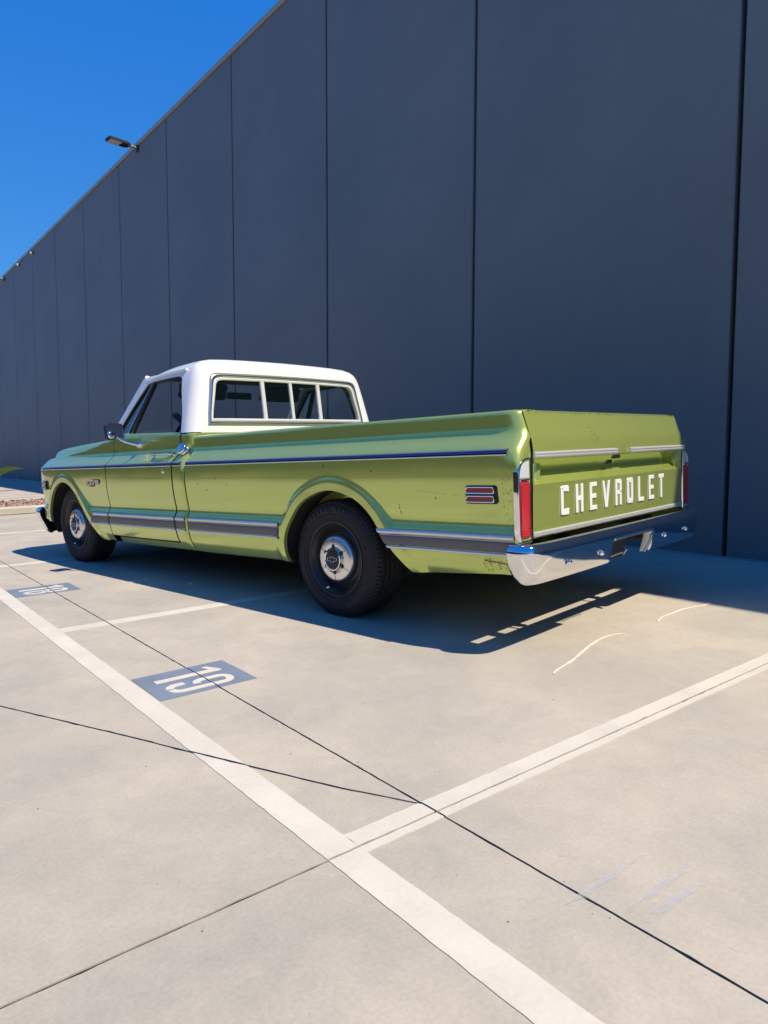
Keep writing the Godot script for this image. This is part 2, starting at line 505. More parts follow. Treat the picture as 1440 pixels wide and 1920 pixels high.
func ground() -> void:
	var root := node("ground")
	root.set_meta("kind", "structure")
	var b := Mb.new()
	var F := 160.0
	sheet(b, poly([Vector2(-F, -5.55), Vector2(F, -5.55), Vector2(F, F), Vector2(-F, F)]), -0.0035, 0.2)
	put("sub_base", b, M.gap, root)
	slabs = slab_polys()
	for s in slabs:
		b = Mb.new()
		sheet(b, s, 0.0, 0.0032)
		put("concrete_slab", b, M.concrete, root)
	b = Mb.new()
	b.box(Vector3.ZERO, Vector3(1, 0.7, 0.8), 0.25)
	var mm := MultiMesh.new()
	mm.transform_format = MultiMesh.TRANSFORM_3D
	mm.mesh = b.mesh()
	mm.instance_count = 260
	for i in 260:
		var near := i < 150
		var at := Vector3(rng.randf_range(-2.6, 0.4), 0.001, rng.randf_range(-2.2, -0.35)) if near else Vector3(rng.randf_range(-9, 1), 0.001, rng.randf_range(-5.4, -0.4))
		if i % 3 == 0: at.z = JX + rng.randfn(0.0, 0.03)
		if i % 7 == 0: at.z = -5.42 + absf(rng.randfn(0.0, 0.08))
		var sz := 0.0013 + 0.0024 * pow(rng.randf(), 3.0)
		mm.set_instance_transform(i, LOT * Transform3D(Basis(Vector3.UP, rng.randf() * TAU).scaled(Vector3.ONE * sz), at))
	var gr := MultiMeshInstance3D.new()
	gr.multimesh = mm
	gr.material_override = M.grit
	_own(gr, "grit", root)
	gr.set_meta("kind", "stuff")
	# hardstand beyond the lot, out to the horizon
	b = Mb.new()
	b.prism(poly([Vector2(-600, -600), Vector2(600, -600), Vector2(600, 600), Vector2(-600, 600)]), Transform3D(Basis(Vector3(1, 0, 0), Vector3(0, 0, 1), Vector3(0, 1, 0)), Vector3(0, -5.2, 0)), 0.1)
	tag(put("terrain", b, M.concrete), "pale ground reaching to the horizon below the lot", "", "", "structure")

func painted(called: String, p: PackedVector2Array, m: Material, parent: Node, y := 0.002) -> void:
	for s in slabs:
		for q in Geometry2D.intersect_polygons(p, s):
			if q.size() >= 3:
				var b := Mb.new()
				sheet(b, q, y, 0.002)
				put(called, b, m, parent)
func jitter_edge(a: Vector2, b: Vector2, w: float) -> PackedVector2Array:
	var o := PackedVector2Array()
	var n := maxi(2, int(a.distance_to(b) / 0.03))
	var s := (b - a).normalized().orthogonal()
	for i in n + 1:
		o.append(a.lerp(b, float(i) / n) + s * rng.randf_range(-w, w))
	return o
func rect2(x0: float, z0: float, x1: float, z1: float, w := 0.0012) -> PackedVector2Array:
	var o := PackedVector2Array()
	if w <= 0.0:
		return poly([Vector2(x0, z0), Vector2(x1, z0), Vector2(x1, z1), Vector2(x0, z1)])
	for e in [[Vector2(x0, z0), Vector2(x1, z0)], [Vector2(x1, z0), Vector2(x1, z1)], [Vector2(x1, z1), Vector2(x0, z1)], [Vector2(x0, z1), Vector2(x0, z0)]]:
		var l := jitter_edge(e[0], e[1], w)
		l.remove_at(l.size() - 1)
		o.append_array(l)
	return o
func strokes(lines: Array, w: float) -> Array:      # thick stencil strokes from centre lines
	var out := []
	for l in lines:
		out.append_array(Geometry2D.offset_polyline(poly(l), w * 0.5, Geometry2D.JOIN_MITER, Geometry2D.END_BUTT))
	return out
func arc(c: Vector2, rx: float, ry: float, a0: float, a1: float, n := 8) -> Array:
	var o := []
	for i in n + 1:
		var t := deg_to_rad(lerp(a0, a1, float(i) / n))
		o.append(c + Vector2(cos(t) * rx, sin(t) * ry))
	return o
func digit(k: int) -> Array:        # in a cell 0.115 wide and 0.28 tall, y up from the foot
	var w := 0.031
	var L := []
	match k:
		1:
			return [poly([Vector2(-0.012, 0), Vector2(0.024, 0), Vector2(0.024, 0.28), Vector2(0.004, 0.28), Vector2(-0.058, 0.247), Vector2(-0.058, 0.222), Vector2(-0.012, 0.238)])]
		9:
			L = [arc(Vector2(0.052, 0.225), 0.037, 0.037, 84, 180, 8) + [Vector2(0.015, 0.175)] + arc(Vector2(0.052, 0.165), 0.037, 0.037, 180, 264, 8),
				arc(Vector2(0.060, 0.225), 0.037, 0.037, 96, 0, 8) + [Vector2(0.097, 0.055)] + arc(Vector2(0.060, 0.055), 0.037, 0.037, 0, -84, 8),
				arc(Vector2(0.052, 0.055), 0.037, 0.037, 264, 180, 8) + [Vector2(0.015, 0.088)]]
		8:
			L = [arc(Vector2(0.052, 0.225), 0.037, 0.037, 84, 180, 8) + [Vector2(0.015, 0.19)] + arc(Vector2(0.052, 0.182), 0.037, 0.037, 180, 262, 6),
				arc(Vector2(0.060, 0.225), 0.037, 0.037, 96, 0, 8) + [Vector2(0.097, 0.19)] + arc(Vector2(0.060, 0.182), 0.037, 0.037, 0, -82, 6),
				arc(Vector2(0.052, 0.096), 0.037, 0.037, 98, 180, 6) + [Vector2(0.015, 0.055)] + arc(Vector2(0.052, 0.055), 0.037, 0.037, 180, 264, 8),
				arc(Vector2(0.060, 0.096), 0.037, 0.037, 82, 0, 6) + [Vector2(0.097, 0.055)] + arc(Vector2(0.060, 0.055), 0.037, 0.037, 0, -84, 8)]
	return strokes(L, w)
func bay_number(x0: float, text: String, label: String) -> void:
	var root := node("bay_number")
	tag(root, label, "parking marking", "bay numbers along the kerbside line")
	painted("number_field", rect2(x0, -1.35, x0 + 0.325, -0.951, 0.001), M.bay_blue, root)
	var ox := x0 + 0.105
	for ch in text:
		for p in digit(int(ch)):
			var q := PackedVector2Array()
			for v in p: q.append(Vector2(ox + v.x, -1.008 - v.y))
			painted("numeral", q, M.line, root, 0.0040)
		ox += 0.072
func markings() -> void:
	var o := node("painted_line")
	tag(o, "long thick white painted line running along the foot of the bays", "parking marking", "white painted parking lines")
	painted("paint", rect2(-60, -0.943, 40, -0.857), M.line, o)
	var L := ["white bay line with a saw cut along it, nearest the camera", "white bay line between numbers 19 and 18, ending under the truck bed", "white bay line passing under the truck's front wheel", "white bay line just ahead of the truck's front bumper"]
	var k := 0
	for x in [-1.302, -3.917, -6.53, -9.2]:
		o = node("bay_line")
		tag(o, L[k], "parking marking", "white painted parking lines")
		painted("paint", rect2(x - 0.046, -5.45, x + 0.046, -0.9435), M.line, o)
		k += 1
	o = node("painted_line")
	tag(o, "thin white painted line beyond the mulch strip at the far left", "parking marking", "white painted parking lines")
	painted("paint", rect2(-16.85, -5.3, -16.75, 3.0), M.line, o)
	bay_number(-2.862, "19", "white stencilled nineteen on a blue grey patch, the larger and nearer of two")
	bay_number(-5.345, "18", "white stencilled eighteen on a blue grey patch by the left photo edge")
	# hairline crack fillers and scuffs
	var c1 := catmull([Vector2(-1.777, -2.27), Vector2(-1.80, -2.32), Vector2(-1.845, -2.49), Vector2(-1.93, -2.73), Vector2(-1.965, -2.90), Vector2(-1.94, -3.02)], 8)
	var c2 := catmull([Vector2(-1.955, -3.33), Vector2(-1.99, -3.42), Vector2(-2.0, -3.52), Vector2(-2.012, -3.67), Vector2(-2.0, -3.77), Vector2(-1.985, -3.82), Vector2(-1.993, -3.95)], 8)
	var i := 0
	for c in [c1, c2]:
		var w := PackedVector2Array()
		var r := PackedVector2Array()
		for q in c.size():
			var t := (c[min(q + 1, c.size() - 1)] - c[max(q - 1, 0)] as Vector2).normalized().orthogonal()
			var h := rng.randf_range(0.003, 0.0065) * (0.35 + 0.65 * sin(PI * q / (c.size() - 1.0)))
			w.append(c[q] + t * h); r.append(c[q] - t * h)
		r.reverse(); w.append_array(r)
		var cr := Mb.new()
		sheet(cr, w, 0.004, 0.003)
		tag(put("crack_filler", cr, M.filler), ["pale wavy crack filler on the concrete behind the bumper", "pale wavy crack filler reaching into the wall's shadow"][i], "concrete repair", "crack repairs")
		i += 1
	i = 0
	for s in [[-0.845, -1.13, -1.43, 0.009], [-0.757, -1.195, -1.43, 0.008], [-0.714, -1.195, -1.42, 0.008]]:
		var sc := Mb.new()
		for q in 14:
			var ox: float = s[0] + rng.randf_range(-1, 1) * s[3]
			var z0: float = lerp(s[1], s[2], rng.randf_range(0.0, 0.6))
			var z1: float = z0 - rng.randf_range(0.05, 0.16)
			var hw := rng.randf_range(0.002, 0.006)
			var yy := 0.003 + q * 0.0002
			var e := [Vector3(ox - hw, yy, z0), Vector3(ox + hw, yy, z0 - 0.01), Vector3(ox + hw, yy, z1), Vector3(ox - hw, yy, z1 + 0.012)]
			for w in 4: e[w] = LOT * (e[w] as Vector3)
			sc.flat(e[0], e[2], e[1]); sc.flat(e[0], e[3], e[2])
		tag(put("scuff_mark", sc, M.scuff), ["pale scuff streak on the concrete, leftmost of three", "pale scuff streak on the concrete, middle of three", "pale scuff streak on the concrete, rightmost of three"][i], "scuff mark", "scuff streaks near the saw cut")
		i += 1

# ---------------------------------------------------------------- warehouse
const WZ := -5.533
func warehouse() -> void:
	var root := node("warehouse", Transform3D(Basis.IDENTITY, Vector3(0, 0, WZ)))
	tag(root, "long tall charcoal grey warehouse of tilt-up concrete panels", "building")
	var b := Mb.new()
	var pitch := 2.783
	for k in range(-20, 13):
		var x0 := -2.713 + pitch * k
		b = Mb.new()
		b.box(Vector3(x0 + pitch * 0.5, 3.72, -0.09), Vector3(pitch - 0.040, 7.46, 0.18), 0.008)
		put("wall_panel", b, M.wall, root)
		b = Mb.new()
		b.box(Vector3(x0, 3.72, -0.11), Vector3(0.054, 7.44, 0.12), 0.001)
		put("joint_seal", b, M.sealant, root)
		b = Mb.new()
		b.box(Vector3(x0 + pitch * 0.5, 0.156, 0.004), Vector3(pitch - 0.004, 0.022, 0.016), 0.005)
		put("base_seal", b, M.lamp_grey, root)
	b = Mb.new()
	var x1 := -2.713 + pitch * -20
	var x2 := -2.713 + pitch * 13
	for k in 20:
		var a := lerpf(x1, x2, k / 20.0)
		var e := lerpf(x1, x2, (k + 1) / 20.0)
		b = Mb.new()
		b.box(Vector3((a + e) * 0.5, 7.495, -0.085), Vector3(e - a - 0.003, 0.075, 0.225), 0.006)
		put("cap_flashing", b, M.cap, root)
	b = Mb.new()
	b.box(Vector3((x1 + x2) * 0.5, 7.15, -12.2), Vector3(x2 - x1 - 0.4, 0.2, 24.0), 0.01)
	put("roof", b, M.roof, root)
	for s in [[x1 + 0.3, -12.2, 0.2, 24.0], [x2 - 0.3, -12.2, 0.2, 24.0], [(x1 + x2) * 0.5, -24.3, x2 - x1 - 0.4, 0.2]]:
		b = Mb.new()
		b.box(Vector3(s[0], 2.5, s[1]), Vector3(s[2], 9.0, s[3]), 0.01)
		put("wall", b, M.wall, root)
func opposite_building() -> void:
	var root := node("building", LOT * Transform3D(Basis.IDENTITY, Vector3(-4, 0, 9.6)))
	tag(root, "long dark low building across the driveway, mirrored in the truck's paint", "building")
	var b := Mb.new()
	for k in 36:
		b = Mb.new()
		b.box(Vector3(-128 + k * 4.6, 1.9, 5.0), Vector3(4.57, 4.8 + (0.4 if k % 3 == 0 else 0.0), 10.0), 0.02)
		put("wall_panel", b, M.sealant, root)
func lamp_unit(called: String, at: Vector3, label: String, group := "") -> Node3D:
	var root := node(called, Transform3D(Basis(Vector3.UP, 0.14), at))
	tag(root, label, "wall light", group)
	return root
func wall_lamps() -> void:
	var spots := [[Vector3(-15.377, 7.40, WZ), "black floodlight on a short arm near the top of the wall"], [Vector3(-29.18, 7.36, WZ), "black floodlight at the far left end of the wall"]]
	var proto: Node3D = null
	for s in spots:
		if proto == null:
			proto = lamp_unit("wall_floodlight", s[0], s[1], "floodlights along the wall top")
			proto.scale = Vector3(0.86, 0.9, 0.8)
			var b := Mb.new()
			b.box(Vector3(0, 0, 0.02), Vector3(0.12, 0.16, 0.035), 0.006)
			put("wall_plate", b, M.lamp_body, proto)
			b = Mb.new()
			b.tube(PackedVector3Array([Vector3(0, 0, 0.03), Vector3(0, 0.005, 0.12), Vector3(0, 0.01, 0.26)]), 0.03, 12)
			b.box(Vector3(0, 0.01, 0.20), Vector3(0.075, 0.085, 0.04), 0.008)
			put("arm", b, M.lamp_grey, proto)
			b = Mb.new()
			var o := [Vector2(-0.06, 0.24), Vector2(-0.125, 0.32), Vector2(-0.135, 0.36), Vector2(-0.135, 0.80), Vector2(-0.11, 0.83), Vector2(0.11, 0.83), Vector2(0.135, 0.80), Vector2(0.135, 0.36), Vector2(0.125, 0.32), Vector2(0.06, 0.24)]
			b.prism(poly(o), Transform3D(Basis(Vector3(1, 0, 0), Vector3(0, 0, 1), Vector3(0, 1, 0)), Vector3(0, -0.025, 0)), 0.06, 0.008)
			put("lamp_head", b, M.lamp_body, proto)
			for q in 3:
				b = Mb.new()
				b.box(Vector3(-0.078 + q * 0.078, -0.026, 0.64), Vector3(0.066, 0.008, 0.31), 0.002)
				put("lens", b, M.lamp_lens, proto)
		else:
			var c: Node3D = proto.duplicate()
			c.name = "wall_floodlight_001"
			add_child(c)
			c.position = s[0]
			tag(c, s[1], "wall light", "floodlights along the wall top")
	var i := 0
	for at in [Vector3(-24.75, 7.30, WZ), Vector3(-26.68, 7.34, WZ)]:
		var root := node("wall_fitting", Transform3D(Basis.IDENTITY.scaled(Vector3.ONE * 0.72), at))
		tag(root, ["small white wall fitting under the parapet, right one of a pair", "small white wall fitting under the parapet, left one of a pair"][i], "wall fitting", "white fittings below the parapet")
		var b := Mb.new()
		b.box(Vector3(0, 0, 0.03), Vector3(0.07, 0.11, 0.06), 0.01)
		put("back_box", b, M.lamp_body, root)
		b = Mb.new()
		b.lathe([Vector2(0, 0.15), Vector2(0.025, 0.147), Vector2(0.045, 0.13), Vector2(0.055, 0.10), Vector2(0.055, 0.06)], Transform3D.IDENTITY, 16)
		put("cover", b, M.fitting, root)
		i += 1

# ---------------------------------------------------------------- garden island
func island() -> void:
	var root := node("garden_island", LOT)
	tag(root, "kerbed garden strip of brown mulch at the far left", "garden bed")
	var b := Mb.new()
	for s in [[-11.98, 0.17, -3.9, 4.0], [-13.85, 0.17, -3.9, 4.0]]:
		for k in 8:
			b = Mb.new()
			b.box(Vector3(s[0], 0.055, lerpf(s[2], s[3], (k + 0.5) / 8)), Vector3(s[1], 0.13, (s[3] - s[2]) / 8 - 0.006), 0.025)
			put("kerb", b, M.kerb, root)
	b = Mb.new()
	b.box(Vector3(-12.915, 0.055, -3.98), Vector3(2.04, 0.13, 0.16), 0.025)
	put("kerb", b, M.kerb, root)
	# chips of bark
	b = Mb.new()
	b.box(Vector3(-12.915, 0.03, 0.05), Vector3(1.69, 0.11, 7.89), 0.004)
	put("soil", b, M.under, root)
	var chip := Mb.new()
	chip.box(Vector3.ZERO, Vector3(0.075, 0.012, 0.028), 0.004)
	var mm := MultiMesh.new()
	mm.transform_format = MultiMesh.TRANSFORM_3D
	mm.use_colors = true
	mm.mesh = chip.mesh()
	mm.instance_count = 9000
	for i in 9000:
		var q := Basis(Vector3.UP, rng.randf() * TAU) * Basis(Vector3.RIGHT, rng.randf_range(-0.5, 0.5)) * Basis(Vector3.BACK, rng.randf_range(-0.4, 0.4))
		mm.set_instance_transform(i, Transform3D(q.scaled(Vector3.ONE * rng.randf_range(0.6, 1.5)), Vector3(rng.randf_range(-13.72, -12.1), 0.09 + rng.randf() * 0.022, rng.randf_range(-3.86, 3.95))))
		var t := rng.randf_range(0.5, 1.7)
		mm.set_instance_color(i, Color(t, t * rng.randf_range(0.85, 1.1), t * rng.randf_range(0.8, 1.15)))
	var mi := MultiMeshInstance3D.new()
	mi.multimesh = mm
	mi.material_override = M.mulch
	_own(mi, "mulch", root)
	mi.set_meta("kind", "stuff")
	# strap-leaved plant
	var pl := node("strap_leaf_plant", LOT * Transform3D(Basis.IDENTITY, Vector3(-12.9, 0.09, -2.02)))
	tag(pl, "green strap leaved plant in the mulch at the left edge", "plant")
	for k in 18:
		var a := TAU * k / 18.0 + rng.randf_range(-0.2, 0.2)
		var reach := rng.randf_range(0.2, 0.38)
		var high := rng.randf_range(0.55, 0.85)
		if k == 0:
			a = 0.98; reach = 0.66; high = 0.60
		var rows := []
		for s in 10:
			var t := s / 9.0
			var c := Vector3(cos(a), 0, -sin(a)) * reach * (0.15 * t + 0.85 * t * t) + Vector3.UP * high * (sin(t * 1.75) / sin(1.5))
			var w: float = 0.032 * sin(PI * clampf(0.12 + t * 0.88, 0, 1)) + 0.002
			if k == 0: w *= 2.4
			var sd := (Vector3(sin(a), 0, cos(a)) + Vector3.UP * (1.3 if k == 0 else 0.35)).normalized() * w
			rows.append(PackedVector3Array([c - sd, c - Vector3(0, 0.008, 0), c + sd]))
		var lb := Mb.new()
		lb.grid(rows, false, false, 0.2)
		put("leaf", lb, M.leaf, pl)

# ---------------------------------------------------------------- truck
# Body frame: +x to the tail, +y up, +z to the driver's side; the rear axle stands at x = 0.046.
const PROFILE := [[0.255, 0.885], [0.28, 0.915], [0.31, 0.94], [0.36, 0.966], [0.41, 0.979], [0.515, 0.984], [0.530, 0.978], [0.545, 0.969], [0.56, 0.967], [0.62, 0.976], [0.68, 0.9835], [0.72, 0.987], [0.755, 0.9885], [0.80, 0.9882], [0.84, 0.9866], [0.868, 0.983], [0.885, 0.974], [0.905, 0.956], [0.925, 0.935], [0.943, 0.919], [0.958, 0.910], [0.972, 0.9062], [1.0, 0.9042], [1.045, 0.9015], [1.075, 0.897], [1.12, 0.886]]
const TAPER := [[-3.88, 0.19], [-3.86, 0.148], [-3.83, 0.112], [-3.78, 0.083], [-3.70, 0.064], [-3.5, 0.045], [-3.0, 0.022], [-2.4, 0.005], [-2.0, 0.0]]
var rear_arch: PackedVector2Array
var front_arch: PackedVector2Array
func arch_y(a: PackedVector2Array, x: float) -> float:
	if a.is_empty() or x <= a[0].x or x >= a[a.size() - 1].x: return -1.0
	for i in a.size() - 1:
		if x <= a[i + 1].x:
			return lerpf(a[i].y, a[i + 1].y, (x - a[i].x) / max(1e-6, a[i + 1].x - a[i].x))
	return -1.0
func arch_dist(a: PackedVector2Array, p: Vector2) -> float:
	var m := 9.0
	for i in a.size() - 1:
		m = min(m, p.distance_to(Geometry2D.get_closest_point_to_segment(p, a[i], a[i + 1])))
	return m
func side_z(x: float, y: float) -> float:
	var z := lerp_table(PROFILE, y)
	if x < -2.0: z -= lerp_table(TAPER, x)
	for a in [rear_arch, front_arch]:
		if a.size() and x > a[0].x - 0.2 and x < a[a.size() - 1].x + 0.2:
			var d := arch_dist(a, Vector2(x, y))
			if d < 0.13:
				var lip := 1.0 - smoothstep(0.045, 0.085, d)
				var target: float = 0.995 - (lerp_table(TAPER, x) if x < -2.0 else 0.0) - 0.012 * smoothstep(0.0, 0.05, d) * 0.0
				z = lerpf(z, max(z, target), lip * smoothstep(0.36, 0.50, y) + lip * 0.25 * (1.0 - smoothstep(0.36, 0.50, y)))
	return z
# one outer panel between x0 and x1; rear_wrap turns the rear edge round the corner as far in as z = inner
func side_panel(x0: float, x1: float, a: PackedVector2Array, bot: Array, top: Array, cap: Array, tail: Array = [], inner := 0.0, rad := 0.04, front_round := 0.0) -> Mb:
	var xs := PackedFloat32Array()
	var x := x0
	while x < x1 - 0.012:
		xs.append(x)
		x += 0.03
	xs.append(x1)
	if a.size():
		for p in a:
			if p.x > x0 and p.x < x1: xs.append(p.x)
		for e in [a[0].x - 0.02, a[0].x - 0.045, a[0].x - 0.065, a[a.size() - 1].x + 0.02, a[a.size() - 1].x + 0.045, a[a.size() - 1].x + 0.065]:
			if e > x0 and e < x1: xs.append(e)
	xs.sort()
	var cols := []
	var N := 64
	for i in xs.size():
		x = xs[i]
		if i > 0 and x - xs[i - 1] < 1e-4: continue
		var yb := lin(bot, x)
		var ya := arch_y(a, x)
		var inside := ya > yb
		var lo := ya if inside else yb
		var hi := lin(top, x)
		var col := PackedVector3Array()
		var z0 := side_z(x, lo)
		col.append(Vector3(x, lo + (0.005 if not inside else 0.0), z0 - (0.12 if not inside else 0.022)))
		col.append(Vector3(x, lo, z0 - 0.012))
		for k in N + 1:
			var y := lerpf(lo + 0.004, hi, k / float(N))
			col.append(Vector3(x, y, side_z(x, y)))
		for c in cap:
			col.append(Vector3(x, hi + c.y, side_z(x, hi) + c.x))
		cols.append(col)
	if tail.size():
		var last: PackedVector3Array = cols[cols.size() - 1]
		for k in range(1, 8):
			var t := k / 7.0 * PI * 0.5
			var col := PackedVector3Array()
			for p in last:
				var xt := lin(tail, p.y)
				var rd := lerpf(0.014, rad, smoothstep(0.80, 0.88, p.y))
				col.append(Vector3(xt - rd + rd * sin(t), p.y, p.z - rd * (1.0 - cos(t))))
			cols.append(col)
		for q in [0.5, 1.0]:
			var col := PackedVector3Array()
			var e: PackedVector3Array = cols[cols.size() - 1] if q < 0.9 else cols[cols.size() - 2]
			for p in e:
				col.append(Vector3(lin(tail, p.y), p.y, lerpf(p.z, min(p.z, inner), q)))
			cols.append(col)
		# straighten the columns ahead of the corner
		for i in cols.size() - 9:
			pass
	if front_round > 0.0:
		var first: PackedVector3Array = cols[0]
		for k in [0.35, 0.7, 1.0]:
			var col := PackedVector3Array()
			for p in first: col.append(p + Vector3(0.0, 0.0, -front_round * k) + Vector3(0.006 * (1 - k), 0, 0))
			cols.insert(0, col)
	var b := Mb.new()
	b.grid(cols, false, false, 0.72)
	return b
func strip(x0: float, x1: float, y0: float, y1: float, out: float, bulge := 0.5, cut0 := 0.0, cut1 := 0.0) -> Mb:    # moulding that follows the body side
	var rows := []
	var n := maxi(2, int((x1 - x0) / 0.06))
	for i in n + 1:
		var t := i / float(n)
		var row := PackedVector3Array()
		for k in 7:
			var s := k / 6.0
			var y := lerpf(y0, y1, s)
			var x := lerpf(x0 + cut0 * s, x1 + cut1 * s, t)
			var z := side_z(x, y)
			var up := out * (0.0 if (k == 0 or k == 6) else (1.0 - bulge * pow(abs(s - 0.5) * 2.0, 2.0)))
			row.append(Vector3(x, y, max(z, lerpf(side_z(x, y0), side_z(x, y1), s)) + up + (-0.002 if (k == 0 or k == 6) else 0.0)))
		rows.append(row)
	var b := Mb.new()
	b.grid(rows, false, false, 0.6)
	return b
func both(called: String, b: Mb, m: Material, parent: Node) -> void:
	put(called, b, m, parent)
	put(called, b.mirrored(), m, parent)
func text_mesh(s: String, size: float, depth: float, font := "Droid Sans") -> TextMesh:
	var t := TextMesh.new()
	t.text = s
	var f := SystemFont.new()
	f.font_names = PackedStringArray([font])
	f.font_weight = 700
	t.font = f
	t.font_size = 64
	t.pixel_size = size / 64.0
	t.depth = depth
	t.curve_step = 2.0
	return t

func truck() -> void:
	var body := Basis(Vector3.UP, 0.1625) * Basis(Vector3.BACK, 0.0217) * Basis(Vector3.RIGHT, 0.0052)
	var root := node("pickup_truck", LOT * Transform3D(body, Vector3(-3.375, 0.0, -3.094)))
	tag(root, "lowered olive green vintage pickup truck with a white cab roof", "pickup truck")
	rear_arch = catmull([Vector2(-0.328, 0.262), Vector2(-0.325, 0.33), Vector2(-0.302, 0.42), Vector2(-0.252, 0.508), Vector2(-0.152, 0.62), Vector2(-0.018, 0.68), Vector2(0.109, 0.697), Vector2(0.265, 0.660), Vector2(0.374, 0.587), Vector2(0.445, 0.50), Vector2(0.52, 0.40), Vector2(0.60, 0.315), Vector2(0.64, 0.285)], 5)
	front_arch = catmull([Vector2(-3.565, 0.30), Vector2(-3.568, 0.40), Vector2(-3.55, 0.50), Vector2(-3.49, 0.61), Vector2(-3.40, 0.695), Vector2(-3.25, 0.745), Vector2(-3.10, 0.725), Vector2(-2.97, 0.65), Vector2(-2.85, 0.54), Vector2(-2.72, 0.41), Vector2(-2.62, 0.31), Vector2(-2.58, 0.27)], 5)
	front_arch[0].x = -3.569
	for a in [rear_arch, front_arch]:
		for i in a.size() - 1:
			if a[i + 1].x <= a[i].x: a[i + 1].x = a[i].x + 0.0008
	truck_box(root)
	truck_cab(root)
	truck_front(root)
	truck_tail(root)
	truck_wheels(root)
	truck_trim(root)
	truck_under(root)

const TAILX := [[0.25, 1.215], [0.34, 1.218], [0.49, 1.243], [0.86, 1.25], [0.93, 1.242], [1.04, 1.206], [1.06, 1.20]]
func truck_box(root: Node3D) -> void:
	var bot := [[-1.3, 0.275], [-0.34, 0.28], [0.6, 0.297], [1.3, 0.345]]
	var b := side_panel(-1.288, 1.135, rear_arch, bot, [[-2, 1.039], [2, 1.039]], [Vector2(-0.006, 0.008), Vector2(-0.02, 0.012), Vector2(-0.075, 0.012), Vector2(-0.085, 0.006), Vector2(-0.087, -0.03), Vector2(-0.088, -0.50)], TAILX, 0.886, 0.062, 0.03)
	both("bed_side", b, M.green, root)
	b = Mb.new()
	b.box(Vector3(-0.04, 0.53, 0), Vector3(2.44, 0.03, 1.62), 0.004)
	put("bed_floor", b, M.green, root)
	b = Mb.new()
	b.box(Vector3(-1.272, 0.79, 0), Vector3(0.035, 0.51, 1.72), 0.006)
	put("bed_front_panel", b, M.green, root)
func roof_line(k: int) -> Vector2:      # half outline of the cab from belt to centre line (z, y)
	return [Vector2(0.905, 1.078), Vector2(0.893, 1.13), Vector2(0.876, 1.20), Vector2(0.856, 1.28), Vector2(0.836, 1.36), Vector2(0.816, 1.43), Vector2(0.800, 1.48), Vector2(0.782, 1.52), Vector2(0.757, 1.55), Vector2(0.715, 1.573), Vector2(0.64, 1.588), Vector2(0.50, 1.596), Vector2(0.32, 1.60), Vector2(0.15, 1.602), Vector2(0.0, 1.603)][k]
func win_line(k: int) -> Vector2:
	return [Vector2(0.762, 1.125), Vector2(0.759, 1.14), Vector2(0.752, 1.20), Vector2(0.737, 1.28), Vector2(0.722, 1.36), Vector2(0.712, 1.42), Vector2(0.705, 1.45), Vector2(0.690, 1.472), Vector2(0.667, 1.482), Vector2(0.63, 1.487), Vector2(0.56, 1.4885), Vector2(0.45, 1.490), Vector2(0.30, 1.492), Vector2(0.15, 1.493), Vector2(0, 1.493)][k]
func rear_x(y: float) -> float:
	return -1.322 - 0.10 * (y - 1.08)
func n_loop(f: Callable) -> PackedVector3Array:     # whole outline, driver's side first
	var o := PackedVector3Array()
	for k in 15: o.append(f.call(k, 1.0))
	for k in range(13, -1, -1): o.append(f.call(k, -1.0))
	return o
